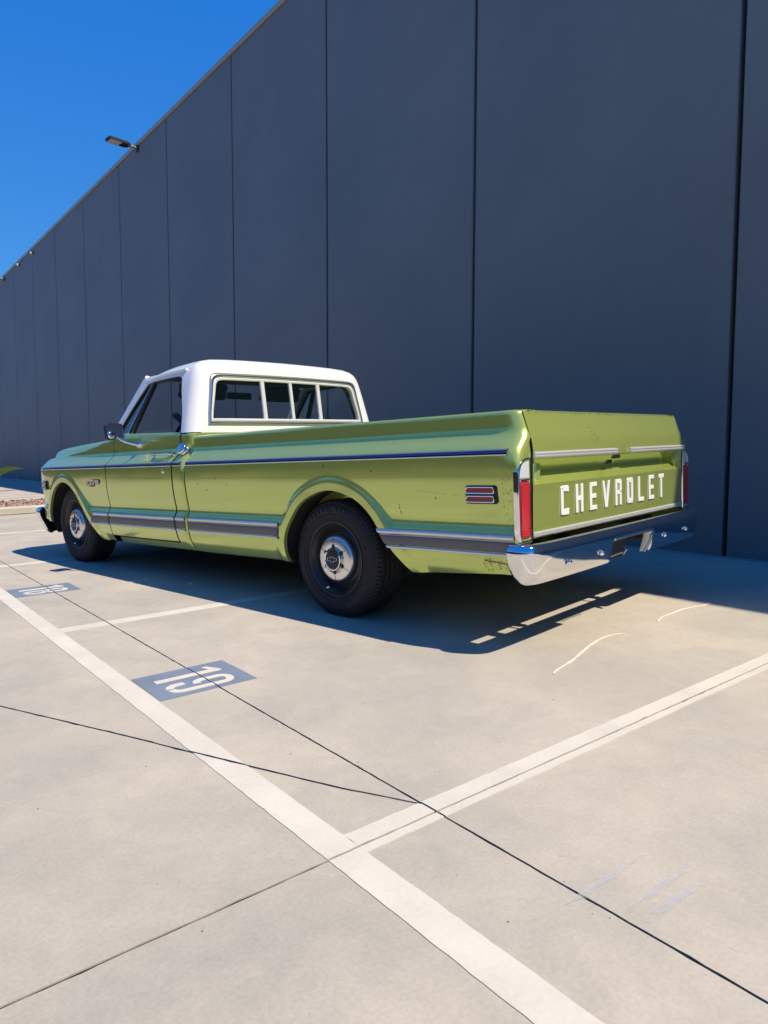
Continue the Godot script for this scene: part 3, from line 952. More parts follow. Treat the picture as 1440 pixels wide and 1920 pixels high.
func truck_cab(root: Node3D) -> void:
	var bot := [[-3.0, 0.285], [-1.0, 0.278]]
	# green lower cab: corner behind the door, and the door skins
	var b := side_panel(-1.443, -1.36, PackedVector2Array(), bot, [[-3, 1.068], [0, 1.068]], [Vector2(-0.004, 0.004), Vector2(-0.05, 0.006)], [[0, -1.316], [2, -1.318]], 0.0, 0.045)
	both("cab_corner", b, M.green, root)
	b = side_panel(-2.393, -1.457, PackedVector2Array(), [[-3, 0.338], [0, 0.338]], [[-2.4, 1.108], [-1.45, 1.078]], [Vector2(-0.004, 0.005), Vector2(-0.03, 0.006), Vector2(-0.04, 0.0), Vector2(-0.045, -0.2)])
	both("door", b, M.green, root)
	b = side_panel(-2.30, -1.44, PackedVector2Array(), bot, [[-3, 0.331], [0, 0.331]], [Vector2(-0.01, 0.002), Vector2(-0.06, 0.002)])
	both("rocker_panel", b, M.green, root)
	# white upper shell: rear panel with its window opening, rounded corners, pillars
	var loops := []
	loops.append(n_loop(func(k, s): var w := win_line(k); return Vector3(rear_x(w.y) - 0.03, w.y, w.x * s)))
	loops.append(n_loop(func(k, s): var w := win_line(k); return Vector3(rear_x(w.y), w.y, w.x * s)))
	for q in [0.5, 1.0]:
		loops.append(n_loop(func(k, s):
			var w := win_line(k)
			var r := roof_line(k)
			var e := Vector2(r.x - 0.085 * (1.0 - 0.25 * k / 14.0), r.y - (0.0 if k < 1 else 0.085 * smoothstep(4.0, 11.0, k)))
			var p := w.lerp(e, q)
			return Vector3(rear_x(p.y), p.y, p.x * s)))
	for q in 6:
		var t := (q + 1) / 6.0 * PI * 0.5
		loops.append(n_loop(func(k, s):
			var r := roof_line(k)
			var dz: float = 0.085 * (1.0 - 0.25 * k / 14.0)
			var dy: float = 0.0 if k < 1 else 0.085 * smoothstep(4.0, 11.0, k)
			return Vector3(rear_x(r.y - dy) - 0.085 * (1.0 - cos(t)), r.y - dy * (1.0 - sin(t)), (r.x - dz * (1.0 - sin(t))) * s)))
	loops.append(n_loop(func(k, s):
		var r := roof_line(k)
		return Vector3(-1.432 - 0.11 * smoothstep(1.08, 1.52, r.y), r.y, r.x * s)))
	loops.append(n_loop(func(k, s):
		var r := roof_line(k)
		return Vector3(-1.440 - 0.11 * smoothstep(1.08, 1.52, r.y), r.y - 0.004, (r.x - 0.03) * s)))
	b = Mb.new()
	b.grid(loops, false, false, 0.72)
	# strip below the rear window
	var rows := []
	for y in [1.072, 1.078, 1.125]:
		var row := PackedVector3Array()
		for i in 13:
			var z := lerpf(1.0, -1.0, i / 12.0)
			row.append(Vector3(rear_x(y), y, z * (0.82 if y < 1.1 else 0.762)))
		rows.append(row)
	b.grid(rows)
	put("cab_rear_panel", b, M.white, root)
	# roof skin from the rear pillars to the windscreen header
	rows = []
	for i in 17:
		var t := i / 16.0
		var x := lerpf(-1.46, -2.03, t)
		var drop := 0.002 + 0.012 * t + 0.045 * t * t * t
		var row := PackedVector3Array()
		for k in range(7, 15):
			var r := roof_line(k)
			row.append(Vector3(x - (0.035 * (k - 7) / 7.0 if i == 16 else 0.0), r.y - drop * (0.7 + 0.3 * (k - 7) / 7.0) + (0.002 if k > 7 else 0.0), r.x))
		for k in range(13, 6, -1):
			var p: Vector3 = row[k - 7]
			row.append(Vector3(p.x, p.y, -p.z))
		rows.append(row)
	b = Mb.new()
	b.grid(rows, false, false, 0.6)
	var lip := PackedVector3Array()      # front edge rolled under
	var lip2 := PackedVector3Array()
	for p in rows[16]:
		lip.append(p + Vector3(-0.012, -0.008, 0)); lip2.append(p + Vector3(0.02, -0.03, 0))
	b.grid([rows[16], lip, lip2], false, false, 0.4)
	put("cab_roof", b, M.white, root)
	# drip rails above the doors
	for s in [1, -1]:
		var path := PackedVector3Array()
		for i in 12:
			var t := i / 11.0
			var x := lerpf(-1.50, -2.04, t)
			path.append(Vector3(x, 1.520 - 0.7 * (0.002 + 0.012 * t + 0.045 * t * t * t), s * 0.790))
		b = Mb.new()
		b.tube(path, 0.009, 8)
		put("drip_rail", b, M.white, root)
	# headliner
	b = Mb.new()
	b.box(Vector3(-1.72, 1.50, 0), Vector3(0.56, 0.02, 1.48), 0.005)
	put("headliner", b, M.headliner, root)
	door_frame(root)
	rear_window(root)
	cab_interior(root)
func tum(y: float) -> float:        # how far out the door glass line stands at a height
	return lerpf(0.888, 0.786, clampf((y - 1.08) / 0.43, -0.2, 1.2))
func band(called: String, inner: PackedVector2Array, outer: PackedVector2Array, off: float, thick: float, m: Material, root: Node) -> void:
	var rows := []
	for i in inner.size():
		var o := outer[i]
		var n := inner[i]
		rows.append(PackedVector3Array([Vector3(o.x, o.y, tum(o.y) + off - thick), Vector3(o.x, o.y, tum(o.y) + off - 0.003), Vector3(lerpf(o.x, n.x, 0.06), lerpf(o.y, n.y, 0.06), tum(o.y) + off), Vector3(lerpf(o.x, n.x, 0.94), lerpf(o.y, n.y, 0.94), tum(n.y) + off), Vector3(n.x, n.y, tum(n.y) + off - 0.004), Vector3(n.x, n.y, tum(n.y) + off - thick)]))
	var b := Mb.new()
	b.grid(rows, false, false, 0.6)
	both(called, b, m, root)
func door_frame(root: Node3D) -> void:
	# from the foot of the windscreen pillar, over the door, down the rear edge
	var outer := catmull([Vector2(-2.47, 1.105), Vector2(-2.30, 1.275), Vector2(-2.10, 1.463), Vector2(-2.035, 1.512), Vector2(-1.85, 1.518), Vector2(-1.62, 1.520), Vector2(-1.553, 1.513), Vector2(-1.512, 1.478), Vector2(-1.492, 1.40), Vector2(-1.463, 1.22), Vector2(-1.445, 1.08)], 6)
	var inner := catmull([Vector2(-2.385, 1.105), Vector2(-2.225, 1.275), Vector2(-2.045, 1.44), Vector2(-1.985, 1.468), Vector2(-1.83, 1.477), Vector2(-1.62, 1.480), Vector2(-1.575, 1.474), Vector2(-1.540, 1.447), Vector2(-1.517, 1.39), Vector2(-1.483, 1.22), Vector2(-1.462, 1.08)], 6)
	band("door_frame", inner, outer, 0.004, 0.045, M.white, root)
	var seal_in := PackedVector2Array()
	var cen := Vector2(-1.85, 1.25)
	for p in inner: seal_in.append(p + (cen - p).normalized() * 0.016)
	band("window_seal", seal_in, inner, -0.006, 0.03, M.black, root)
	# vent window: slanting division bar, its chrome frame, and both panes
	band("vent_bar", poly([Vector2(-2.165, 1.095), Vector2(-1.925, 1.47)]), poly([Vector2(-2.205, 1.095), Vector2(-1.950, 1.47)]), -0.004, 0.03, M.black, root)
	band("vent_frame", poly([Vector2(-2.205, 1.105), Vector2(-1.952, 1.465)]), poly([Vector2(-2.217, 1.105), Vector2(-1.960, 1.462)]), 0.0, 0.02, M.chrome, root)
	band("vent_frame", poly([Vector2(-2.36, 1.105), Vector2(-2.213, 1.100)]), poly([Vector2(-2.36, 1.118), Vector2(-2.213, 1.113)]), 0.0, 0.02, M.chrome, root)
	for s in [1, -1]:
		var b := Mb.new()
		pane(b, [Vector2(-2.37, 1.10), Vector2(-2.21, 1.10), Vector2(-1.955, 1.462), Vector2(-2.03, 1.44), Vector2(-2.22, 1.265)], s)
		put("vent_glass", b, M.glass, root)
		if s > 0: continue       # the driver's window is wound down
		b = Mb.new()
		pane(b, [Vector2(-2.175, 1.09), Vector2(-1.475, 1.08), Vector2(-1.528, 1.39), Vector2(-1.585, 1.470), Vector2(-1.93, 1.470)], s)
		put("door_glass", b, M.glass, root)
	for s in [1, -1]:
		var b := Mb.new()       # inner door below the glass
		b.box(Vector3(-1.93, 0.72, s * 0.80), Vector3(0.95, 0.74, 0.05), 0.02)
		put("door_trim_panel", b, M.interior, root)
func pane(b: Mb, pts: Array, s: float) -> void:
	var v := []
	for p in pts: v.append(Vector3(p.x, p.y, (tum(p.y) - 0.016) * s))
	for i in range(1, v.size() - 1): b.flat(v[0], v[i], v[i + 1])
func rear_window(root: Node3D) -> void:
	# chrome gasket, pale slider frame, three bars, four panes
	for ring in [["window_gasket", 0.004, 0.026, 0.012, M.alu], ["slider_frame", 0.029, 0.047, 0.006, M.slider]]:
		var loops := []
		var outl: PackedVector3Array = win_ring(ring[1])
		var inl: PackedVector3Array = win_ring(ring[2])
		for q in [[outl, -0.02], [outl, ring[3] * 0.6], [_mix(outl, inl, 0.25), ring[3]], [_mix(outl, inl, 0.75), ring[3]], [inl, ring[3] * 0.6], [inl, -0.03]]:
			var l := PackedVector3Array()
			for p in q[0]: l.append(p + Vector3(q[1], 0, 0))
			loops.append(l)
		var b := Mb.new()
		b.grid(loops, true, false, 0.6)
		put(ring[0], b, ring[4], root)
	var seal := Mb.new()
	var a := win_ring(0.024)
	var c := win_ring(0.034)
	seal.grid([a, c], true)
	put("window_seal", seal, M.black, root)
	var bars := [0.255, -0.012, -0.292]
	var edges := [0.665, 0.272, 0.238, 0.004, -0.028, -0.276, -0.308, -0.665]
	var i := 0
	for z in bars:
		var bb := Mb.new()
		bb.box(Vector3(rear_x(1.31) - 0.006, 1.305, z), Vector3(0.02, 0.30, 0.034 if i != 1 else 0.028), 0.004, Basis(Vector3.BACK, 0.10))
		put("slider_bar", bb, M.slider, root)
		i += 1
	for k in 4:
		var bb := Mb.new()
		var zt0: float = edges[k * 2] - (0.0 if k > 0 else 0.012)
		var zb0: float = edges[k * 2] + (0.035 if k == 0 else 0.0)
		var zt1: float = edges[k * 2 + 1] + (0.012 if k == 3 else 0.0)
		var zb1: float = edges[k * 2 + 1] - (0.035 if k == 3 else 0.0)
		var y0 := 1.165
		var y1 := 1.448
		bb.flat(Vector3(rear_x(y0) - 0.012, y0, zb0), Vector3(rear_x(y1) - 0.012, y1, zt0), Vector3(rear_x(y1) - 0.012, y1, zt1))
		bb.flat(Vector3(rear_x(y0) - 0.012, y0, zb0), Vector3(rear_x(y1) - 0.012, y1, zt1), Vector3(rear_x(y0) - 0.012, y0, zb1))
		put("rear_pane", bb, M.glass, root)
func _mix(a: PackedVector3Array, b: PackedVector3Array, t: float) -> PackedVector3Array:
	var o := PackedVector3Array()
	for i in a.size(): o.append(a[i].lerp(b[i], t))
	return o
func win_ring(inset: float) -> PackedVector3Array:     # closed outline of the rear window, moved inwards
	var c := Vector2(0, 1.308)
	var pts := PackedVector2Array()
	for k in 15: pts.append(win_line(k))
	for k in range(13, -1, -1): pts.append(Vector2(-win_line(k).x, win_line(k).y))
	for i in range(1, 12): pts.append(Vector2(lerpf(-0.762, 0.762, i / 12.0), 1.125))
	var o := PackedVector3Array()
	for p in pts:
		var kx := (absf(p.x) - inset) / absf(p.x) if absf(p.x) > 0.2 else 1.0
		var q := Vector2(p.x * kx, c.y + (p.y - c.y) * (0.184 - inset) / 0.184)
		o.append(Vector3(rear_x(q.y), q.y, q.x))
	return o
func cab_interior(root: Node3D) -> void:
	var b := Mb.new()
	b.box(Vector3(-1.72, 0.62, 0), Vector3(0.56, 0.20, 1.42), 0.05)
	b.box(Vector3(-1.43, 0.90, 0), Vector3(0.12, 0.36, 1.42), 0.05, Basis(Vector3.BACK, 0.15))
	put("bench_seat", b, M.interior, root)
	b = Mb.new()
	b.box(Vector3(-2.33, 1.02, 0), Vector3(0.26, 0.16, 1.62), 0.05)
	put("dashboard", b, M.interior, root)
	b = Mb.new()
	var hub := Transform3D(Basis(Vector3.BACK, -0.55) * Basis(Vector3.UP, -PI * 0.5), Vector3(-1.985, 1.075, 0.42))
	var ring := []
	for i in 40:
		var t := TAU * i / 40.0
		ring.append(hub * Vector3(cos(t) * 0.195, sin(t) * 0.195, 0))
	ring.append(ring[0])
	b.tube(PackedVector3Array(ring), 0.0135, 10, false)
	for a in [0.1, PI - 0.1]:
		b.tube(PackedVector3Array([hub * Vector3(0, -0.01, 0.02), hub * Vector3(cos(a) * 0.19, sin(a) * 0.19 - 0.02, 0)]), 0.012, 8)
	b.tube(PackedVector3Array([hub * Vector3(0, 0, 0.0), hub * Vector3(0, 0, 0.35)]), 0.03, 10)
	b.lathe([Vector2(0, -0.02), Vector2(0.04, -0.015), Vector2(0.055, 0.01), Vector2(0.05, 0.03)], hub, 20)
	put("steering_wheel", b, M.black, root)
	for z in [0.38, -0.38]:
		b = Mb.new()
		b.box(Vector3(-1.93, 1.42, z), Vector3(0.05, 0.13, 0.42), 0.02, Basis(Vector3.BACK, -0.35))
		put("sun_visor", b, M.interior, root)
	b = Mb.new()
	b.box(Vector3(-1.99, 1.40, 0.0), Vector3(0.02, 0.055, 0.24), 0.008)
	put("rear_view_mirror", b, M.black, root)
	b = Mb.new()
	b.box(Vector3(-1.9, 0.34, 0), Vector3(1.1, 0.05, 1.66), 0.01)
	b.box(Vector3(-2.42, 0.66, 0), Vector3(0.04, 0.70, 1.66), 0.01)
	b.box(Vector3(-1.36, 0.72, 0), Vector3(0.03, 0.70, 1.60), 0.01)
	put("cab_floor", b, M.interior, root)
	# windscreen
	var rows := []
	for i in 9:
		var s := lerpf(-1.0, 1.0, i / 8.0)
		var bow := 0.07 * (1.0 - s * s)
		rows.append(PackedVector3Array([Vector3(-2.44 - bow, 1.095, s * 0.80), Vector3(-2.25 - bow * 0.9, 1.30, s * 0.765), Vector3(-2.055 - bow * 0.7, 1.515, s * 0.73)]))
	b = Mb.new()
	b.grid(rows, false, false, 0.3)
	put("windscreen", b, M.glass, root)
	for s in [1, -1]:
		b = Mb.new()
		b.tube(PackedVector3Array([Vector3(-2.46, 1.08, s * 0.85), Vector3(-2.27, 1.29, s * 0.805), Vector3(-2.06, 1.51, s * 0.755)]), 0.035, 10)
		put("windscreen_pillar", b, M.white, root)

func truck_front(root: Node3D) -> void:
	# fenders
	var top := [[-3.90, 0.85], [-3.86, 0.885], [-3.80, 0.918], [-3.70, 0.943], [-3.55, 0.957], [-3.2, 0.978], [-2.9, 1.002], [-2.65, 1.035], [-2.4, 1.088]]
	var bot := [[-3.9, 0.45], [-3.70, 0.42], [-3.57, 0.40], [-2.8, 0.30], [-2.4, 0.285]]
	var b := side_panel(-3.88, -2.4035, front_arch, bot, top, [Vector2(-0.012, 0.010), Vector2(-0.035, 0.014), Vector2(-0.09, 0.016), Vector2(-0.10, 0.0)], [], 0.0, 0.04, 0.12)
	both("fender", b, M.green, root)
	# bonnet with raised centre and rolled front lip
	var rows := []
	for i in 41:
		var t := i / 40.0
		var x := lerpf(-3.89, -2.50, t)
		var yb := lin(top, x) + 0.012
		var yc := lin([[-3.89, 0.955], [-3.875, 0.992], [-3.85, 1.020], [-3.80, 1.040], [-3.58, 1.058], [-3.18, 1.077], [-2.50, 1.100]], x)
		var tp: float = lerp_table(TAPER, x)
		var row := PackedVector3Array()
		var prof := [[0.838, -0.02], [0.835, 0.0], [0.829, 0.30], [0.815, 0.62], [0.788, 0.82], [0.73, 0.92], [0.55, 0.96], [0.38, 0.985], [0.2, 1.0], [0.0, 1.005]]
		for q in prof: row.append(Vector3(x, lerpf(yb, yc, q[1]) if yc > yb else yb, q[0] - tp * 0.75))
		for k in range(8, -1, -1): row.append(Vector3(row[k].x, row[k].y, -row[k].z))
		rows.append(row)
	b = Mb.new()
	b.grid(rows, false, false, 0.6)
	put("bonnet", b, M.green, root)
	b = Mb.new()
	b.box(Vector3(-2.46, 1.055, 0), Vector3(0.14, 0.05, 1.66), 0.012)
	put("cowl_panel", b, M.green, root)
	b = Mb.new()
	b.box(Vector3(-3.82, 0.70, 0), Vector3(0.08, 0.42, 1.5), 0.02)
	put("grille", b, M.alu, root)
	# headlamps
	for s in [1, -1]:
		b = Mb.new()
		b.lathe([Vector2(0, -0.03), Vector2(0.06, -0.022), Vector2(0.088, 0.0), Vector2(0.095, 0.03)], Transform3D(Basis(Vector3.UP, PI * 0.5), Vector3(-3.87, 0.72, 0.62 * s)), 24)
		put("headlight", b, M.clear, root)
	# front bumper wraps round the nose
	var path := catmull([Vector2(-3.80, 0.925), Vector2(-3.87, 0.92), Vector2(-3.98, 0.89), Vector2(-4.06, 0.81), Vector2(-4.08, 0.62), Vector2(-4.10, 0.3), Vector2(-4.105, 0.0)], 5)
	var full := []
	for p in path: full.append(Vector3(p.x, 0, p.y))
	for k in range(path.size() - 2, -1, -1): full.append(Vector3(path[k].x, 0, -path[k].y))
	rows = []
	for i in full.size():
		var t: Vector3 = (full[min(i + 1, full.size() - 1)] - full[max(i - 1, 0)]).normalized()
		var o := Vector3(t.z, 0, -t.x)
		if o.dot(Vector3(-1, 0, sign(full[i].z) * 0.6)) < 0: o = -o
		var row := PackedVector3Array()
		for q in [[-0.05, 0.50], [-0.02, 0.512], [0.0, 0.506], [0.012, 0.48], [0.006, 0.44], [-0.015, 0.39], [-0.045, 0.325], [-0.07, 0.285], [-0.09, 0.28], [-0.085, 0.30], [-0.05, 0.36], [-0.03, 0.44], [-0.04, 0.49]]:
			row.append(full[i] + o * q[0] + Vector3(0, q[1], 0))
		rows.append(row)
	b = Mb.new()
	b.grid(rows, false, false, 0.55)
	put("front_bumper", b, M.chrome, root)
	for i in rows.size():
		var row: PackedVector3Array = rows[i]
		var mid := Vector3.ZERO
		for p in row: mid += p / row.size()
		for k in row.size(): row[k] = row[k] + Vector3(0.012, 0, -0.012 * signf(full[i].z)) + (mid - row[k]) * 0.06
		rows[i] = row
	b = Mb.new()
	b.grid(rows, false, false, 0.55)
	put("bumper_backing", b, M.under, root)

# ---------------------------------------------------------------- tail
func tail_x(y: float) -> float:
	return lin(TAILX, y)
func glyph(ch: String) -> Array:    # narrow block capitals, 0.076 wide and 0.135 tall, as stroke polygons (bottom left origin)
	var w := 0.074
	var h := 0.135
	var s := 0.023
	var t := 0.021
	var R := func(x0, y0, x1, y1): return PackedVector2Array([Vector2(x0, y0), Vector2(x1, y0), Vector2(x1, y1), Vector2(x0, y1)])
	match ch:
		"C": return [R.call(0, 0.008, s, h - 0.008), PackedVector2Array([Vector2(0.008, h), Vector2(0, h - 0.008), Vector2(s, h - t - 0.004), Vector2(w, h - t - 0.008), Vector2(w, h - 0.006), Vector2(w - 0.006, h)]), PackedVector2Array([Vector2(0.008, 0), Vector2(0, 0.008), Vector2(s, t + 0.004), Vector2(w, t + 0.008), Vector2(w, 0.006), Vector2(w - 0.006, 0)])]
		"H": return [R.call(0, 0, s, h), R.call(w - s, 0, w, h), R.call(s, h * 0.5 - t * 0.5, w - s, h * 0.5 + t * 0.5)]
		"E": return [R.call(0, 0, s, h), R.call(s, h - t, w, h), R.call(s, 0, w, t), R.call(s, h * 0.5 - t * 0.5, w - 0.006, h * 0.5 + t * 0.5)]
		"V": return [PackedVector2Array([Vector2(-0.006, h), Vector2(s - 0.006, h), Vector2(w * 0.5, 0.042), Vector2(w * 0.5, 0.0), Vector2(w * 0.5 - 0.014, 0)]), PackedVector2Array([Vector2(w + 0.006, h), Vector2(w * 0.5 + 0.014, 0), Vector2(w * 0.5, 0.0), Vector2(w * 0.5, 0.042), Vector2(w - s + 0.006, h)])]
		"R": return [R.call(0, 0, s, h), PackedVector2Array([Vector2(s, h), Vector2(s, h - t), Vector2(w - s, h - t), Vector2(w, h - 0.012), Vector2(w - 0.01, h)]), PackedVector2Array([Vector2(w - s, h - t), Vector2(w - s, h * 0.5 + t * 0.4), Vector2(w - 0.008, h * 0.5), Vector2(w, h * 0.5 + 0.012), Vector2(w, h - 0.012)]), R.call(s, h * 0.5 - t * 0.5, w - s, h * 0.5 + t * 0.4), PackedVector2Array([Vector2(w - s, 0), Vector2(w, 0), Vector2(w, h * 0.5 - 0.012), Vector2(w - 0.008, h * 0.5), Vector2(w - s, h * 0.5 - t * 0.5)])]
		"O": return [R.call(0, 0.008, s, h - 0.008), R.call(w - s, 0.008, w, h - 0.008), PackedVector2Array([Vector2(0.008, h), Vector2(0, h - 0.008), Vector2(s, h - t - 0.004), Vector2(w - s, h - t - 0.004), Vector2(w, h - 0.008), Vector2(w - 0.008, h)]), PackedVector2Array([Vector2(0.008, 0), Vector2(0, 0.008), Vector2(s, t + 0.004), Vector2(w - s, t + 0.004), Vector2(w, 0.008), Vector2(w - 0.008, 0)])]
		"L": return [R.call(0, 0, s, h), R.call(s, 0, w, t)]
		"T": return [R.call(w * 0.5 - s * 0.5, 0, w * 0.5 + s * 0.5, h - t), R.call(0, h - t, w, h)]
	return []
func truck_tail(root: Node3D) -> void:
	# tailgate: one pressed sheet with a sloping upper panel, a recessed trough and a flat lower panel
	var W := 0.868
	var b := Mb.new()
	for part in [[[1.052, -0.10], [1.052, -0.03], [1.048, -0.008], [1.040, 0.0], [1.0, 0.0], [0.955, 0.0], [0.940, 0.001], [0.925, 0.002], [0.905, 0.003], [0.868, 0.004], [0.838, 0.004], [0.833, 0.0]], [[0.7245, 0.0], [0.7225, 0.0012], [0.718, 0.0008], [0.66, 0.0], [0.56, 0.0], [0.50, 0.0], [0.488, -0.002], [0.486, -0.05]]]:
		var rows := []
		for q in part:
			var row := PackedVector3Array()
			for k in 21: row.append(Vector3(tail_x(q[0]) + q[1], q[0], lerpf(W, -W, k / 20.0)))
			rows.append(row)
		b.grid(rows, false, false, 0.9)
	# trough: overhanging ceiling, sloping floor, three-cornered ends, narrow margins
	var yt := 0.833
	var ym := 0.777
	var yl := 0.7245
	var za := 0.857
	var zb := 0.766
	var dp := 0.062
	var xa := tail_x(yt)
	var xb := tail_x(ym) - dp
	var xc := tail_x(yl)
	b.grid([PackedVector3Array([Vector3(xa, yt, za), Vector3(xa, yt, -za)]), PackedVector3Array([Vector3(xb + 0.006, ym + 0.006, zb), Vector3(xb + 0.006, ym + 0.006, -zb)]), PackedVector3Array([Vector3(xb, ym - 0.001, zb), Vector3(xb, ym - 0.001, -zb)]), PackedVector3Array([Vector3(xb + 0.006, ym - 0.007, zb), Vector3(xb + 0.006, ym - 0.007, -zb)]), PackedVector3Array([Vector3(xc, yl, za), Vector3(xc, yl, -za)])], false, false, 0.97)
	for s in [1, -1]:
		b.flat(Vector3(xa, yt, za * s), Vector3(xc, yl, za * s), Vector3(xb, ym, zb * s))
		b.flat(Vector3(xa, yt, za * s), Vector3(xc, yl, za * s), Vector3(xc, yl, W * s))
		b.flat(Vector3(xa, yt, za * s), Vector3(xc, yl, W * s), Vector3(xa, yt, W * s))
	# inner skin
	b.grid([PackedVector3Array([Vector3(1.10, 1.052, 0.868), Vector3(1.10, 1.052, -0.868)]), PackedVector3Array([Vector3(1.14, 0.486, 0.868), Vector3(1.14, 0.486, -0.868)])])
	for s in [1, -1]:
		b.flat(Vector3(1.10, 1.05, s * 0.868), Vector3(1.2, 1.045, s * 0.868), Vector3(1.14, 0.486, s * 0.868))
		b.flat(Vector3(1.2, 1.045, s * 0.868), Vector3(1.24, 0.86, s * 0.868), Vector3(1.14, 0.486, s * 0.868))
		b.flat(Vector3(1.24, 0.86, s * 0.868), Vector3(1.238, 0.486, s * 0.868), Vector3(1.14, 0.486, s * 0.868))
	for i in b.v.size(): b.uv[i] = Vector2(-b.v[i].z, b.v[i].y)
	var gate := put("tailgate", b, M.green_gate, root)
	var z := 0.628
	for ch in "CHEVROLET":
		b = Mb.new()
		for p in glyph(ch):
			# the sheet's outward side is +x: read from behind, letters run towards -z
			b.prism(p, Transform3D(Basis(Vector3(0, 0, -1), Vector3(0, 1, 0), Vector3(1, 0, 0)), Vector3(tail_x(0.63) + 0.0005, 0.569, z)), 0.0045, 0.0012)
		put("letter", b, M.letter, gate)
		z -= 0.1425
	# handle and the bright upper moulding on both sides of it
	for e in [[0.875, 0.055], [-0.105, -0.882]]:
		b = Mb.new()
		var rr := []
		for k in 7:
			var t := k / 6.0
			var y := lerpf(0.866, 0.836, t)
			var o: float = [0.0, 0.012, 0.014, 0.010, 0.013, 0.012, 0.0][k]
			rr.append(PackedVector3Array([Vector3(tail_x(0.85) + 0.005 + o, y, e[0]), Vector3(tail_x(0.85) + 0.005 + o, y, e[1])]))
		b.grid(rr, false, false, 0.8)
		for q in e:
			var l := PackedVector3Array()
			for k in 7: l.append(Vector3(tail_x(0.85) + 0.005 + [0.0, 0.012, 0.014, 0.010, 0.013, 0.012, 0.0][k], lerpf(0.866, 0.836, k / 6.0), q))
			b.fan(l)
		put("upper_moulding", b, M.rail, gate)
	b = Mb.new()
	b.box(Vector3(tail_x(0.85) - 0.002, 0.850, -0.025), Vector3(0.012, 0.026, 0.15), 0.003)
	put("latch_plate", b, M.green_gate, gate)
	b = Mb.new()
	b.box(Vector3(tail_x(0.82) - 0.02, 0.822, 0.02), Vector3(0.035, 0.022, 0.075), 0.006)
	b.box(Vector3(tail_x(0.80) - 0.045, 0.80, 0.045), Vector3(0.03, 0.03, 0.045), 0.006)
	put("latch_handle", b, M.black, gate)
	b = Mb.new()
	b.box(Vector3(tail_x(0.5) + 0.003, 0.505, 0), Vector3(0.012, 0.022, 1.742), 0.004)
	put("lower_moulding", b, M.rail, gate)
	# lamps on both corners
	for s in [1, -1]:
		var piv := Transform3D(Basis(Vector3(0, 0, -1), Vector3(0, 1, 0), Vector3(1, 0, 0)), Vector3(1.236, 0, 0))
		var shape := func(i0: float) -> PackedVector2Array:
			var o := PackedVector2Array()
			var zi := 0.884 + i0
			var zo := 0.990 - i0
			o.append(Vector2(-s * zi, 0.478 + i0)); o.append(Vector2(-s * zi, 0.845 - i0))
			for k in 7:
				var t := k / 6.0 * PI * 0.5
				o.append(Vector2(-s * (zo - (zo - zi) * 0.72 + (zo - zi) * 0.72 * sin(t)), 0.845 - i0 - 0.07 * (1.0 - cos(t))))
			o.append(Vector2(-s * zo, 0.52)); o.append(Vector2(-s * (zo - 0.012), 0.478 + i0))
			return o
		var loops := []
		for q in [[0.0, -0.010], [0.0, 0.008], [0.003, 0.014], [0.007, 0.016], [0.011, 0.014], [0.012, 0.004]]:
			var l := PackedVector3Array()
			for p in shape.call(q[0]): l.append(piv * Vector3(p.x, p.y, q[1]))
			loops.append(l)
		b = Mb.new()
		b.grid(loops, true, false, 0.6)
		b.fan(loops[5])
		b.box(Vector3(1.236 + 0.010, 0.748, s * 0.937), Vector3(0.016, 0.012, 0.082), 0.003)
		var bez := put("tail_light", b, M.chrome, root)
		b = Mb.new()
		var lo := []
		for q in [[0.0, 0.002], [0.0, 0.012], [0.006, 0.015]]:
			var l := PackedVector3Array()
			for p in [Vector2(0.899, 0.500), Vector2(0.974, 0.500), Vector2(0.976, 0.735), Vector2(0.970, 0.742), Vector2(0.906, 0.742), Vector2(0.899, 0.735)]:
				var cc := Vector2(0.938, 0.625)
				var pp: Vector2 = p + (cc - p).normalized() * q[0]
				l.append(Vector3(1.236 + q[1], pp.y, s * pp.x))
			lo.append(l)
		b.grid(lo, true, false, 0.7)
		var ribs := []
		for k in 45:
			var y := lerpf(0.506, 0.736, k / 44.0)
			ribs.append(PackedVector3Array([Vector3(1.236 + 0.015 + (0.0016 if k % 2 else 0.0), y, s * 0.970), Vector3(1.236 + 0.0165 + (0.0016 if k % 2 else 0.0), y, s * 0.938), Vector3(1.236 + 0.015 + (0.0016 if k % 2 else 0.0), y, s * 0.905)]))
		b.grid(ribs, false, false, 0.9)
		put("red_lens", b, M.red, bez)
		b = Mb.new()
		lo = []
		for q in [[0.0, 0.002], [0.0, 0.011], [0.005, 0.014]]:
			var l := PackedVector3Array()
			for p in [Vector2(0.899, 0.755), Vector2(0.976, 0.755), Vector2(0.974, 0.785), Vector2(0.960, 0.812), Vector2(0.935, 0.826), Vector2(0.899, 0.831)]:
				var cc := Vector2(0.935, 0.79)
				var pp: Vector2 = p + (cc - p).normalized() * q[0]
				l.append(Vector3(1.236 + q[1], pp.y, s * pp.x))
			lo.append(l)
		b.grid(lo, true, false, 0.7)
		b.fan(lo[2], true)
		put("clear_lens", b, M.clear, bez)
	rear_bumper(root)
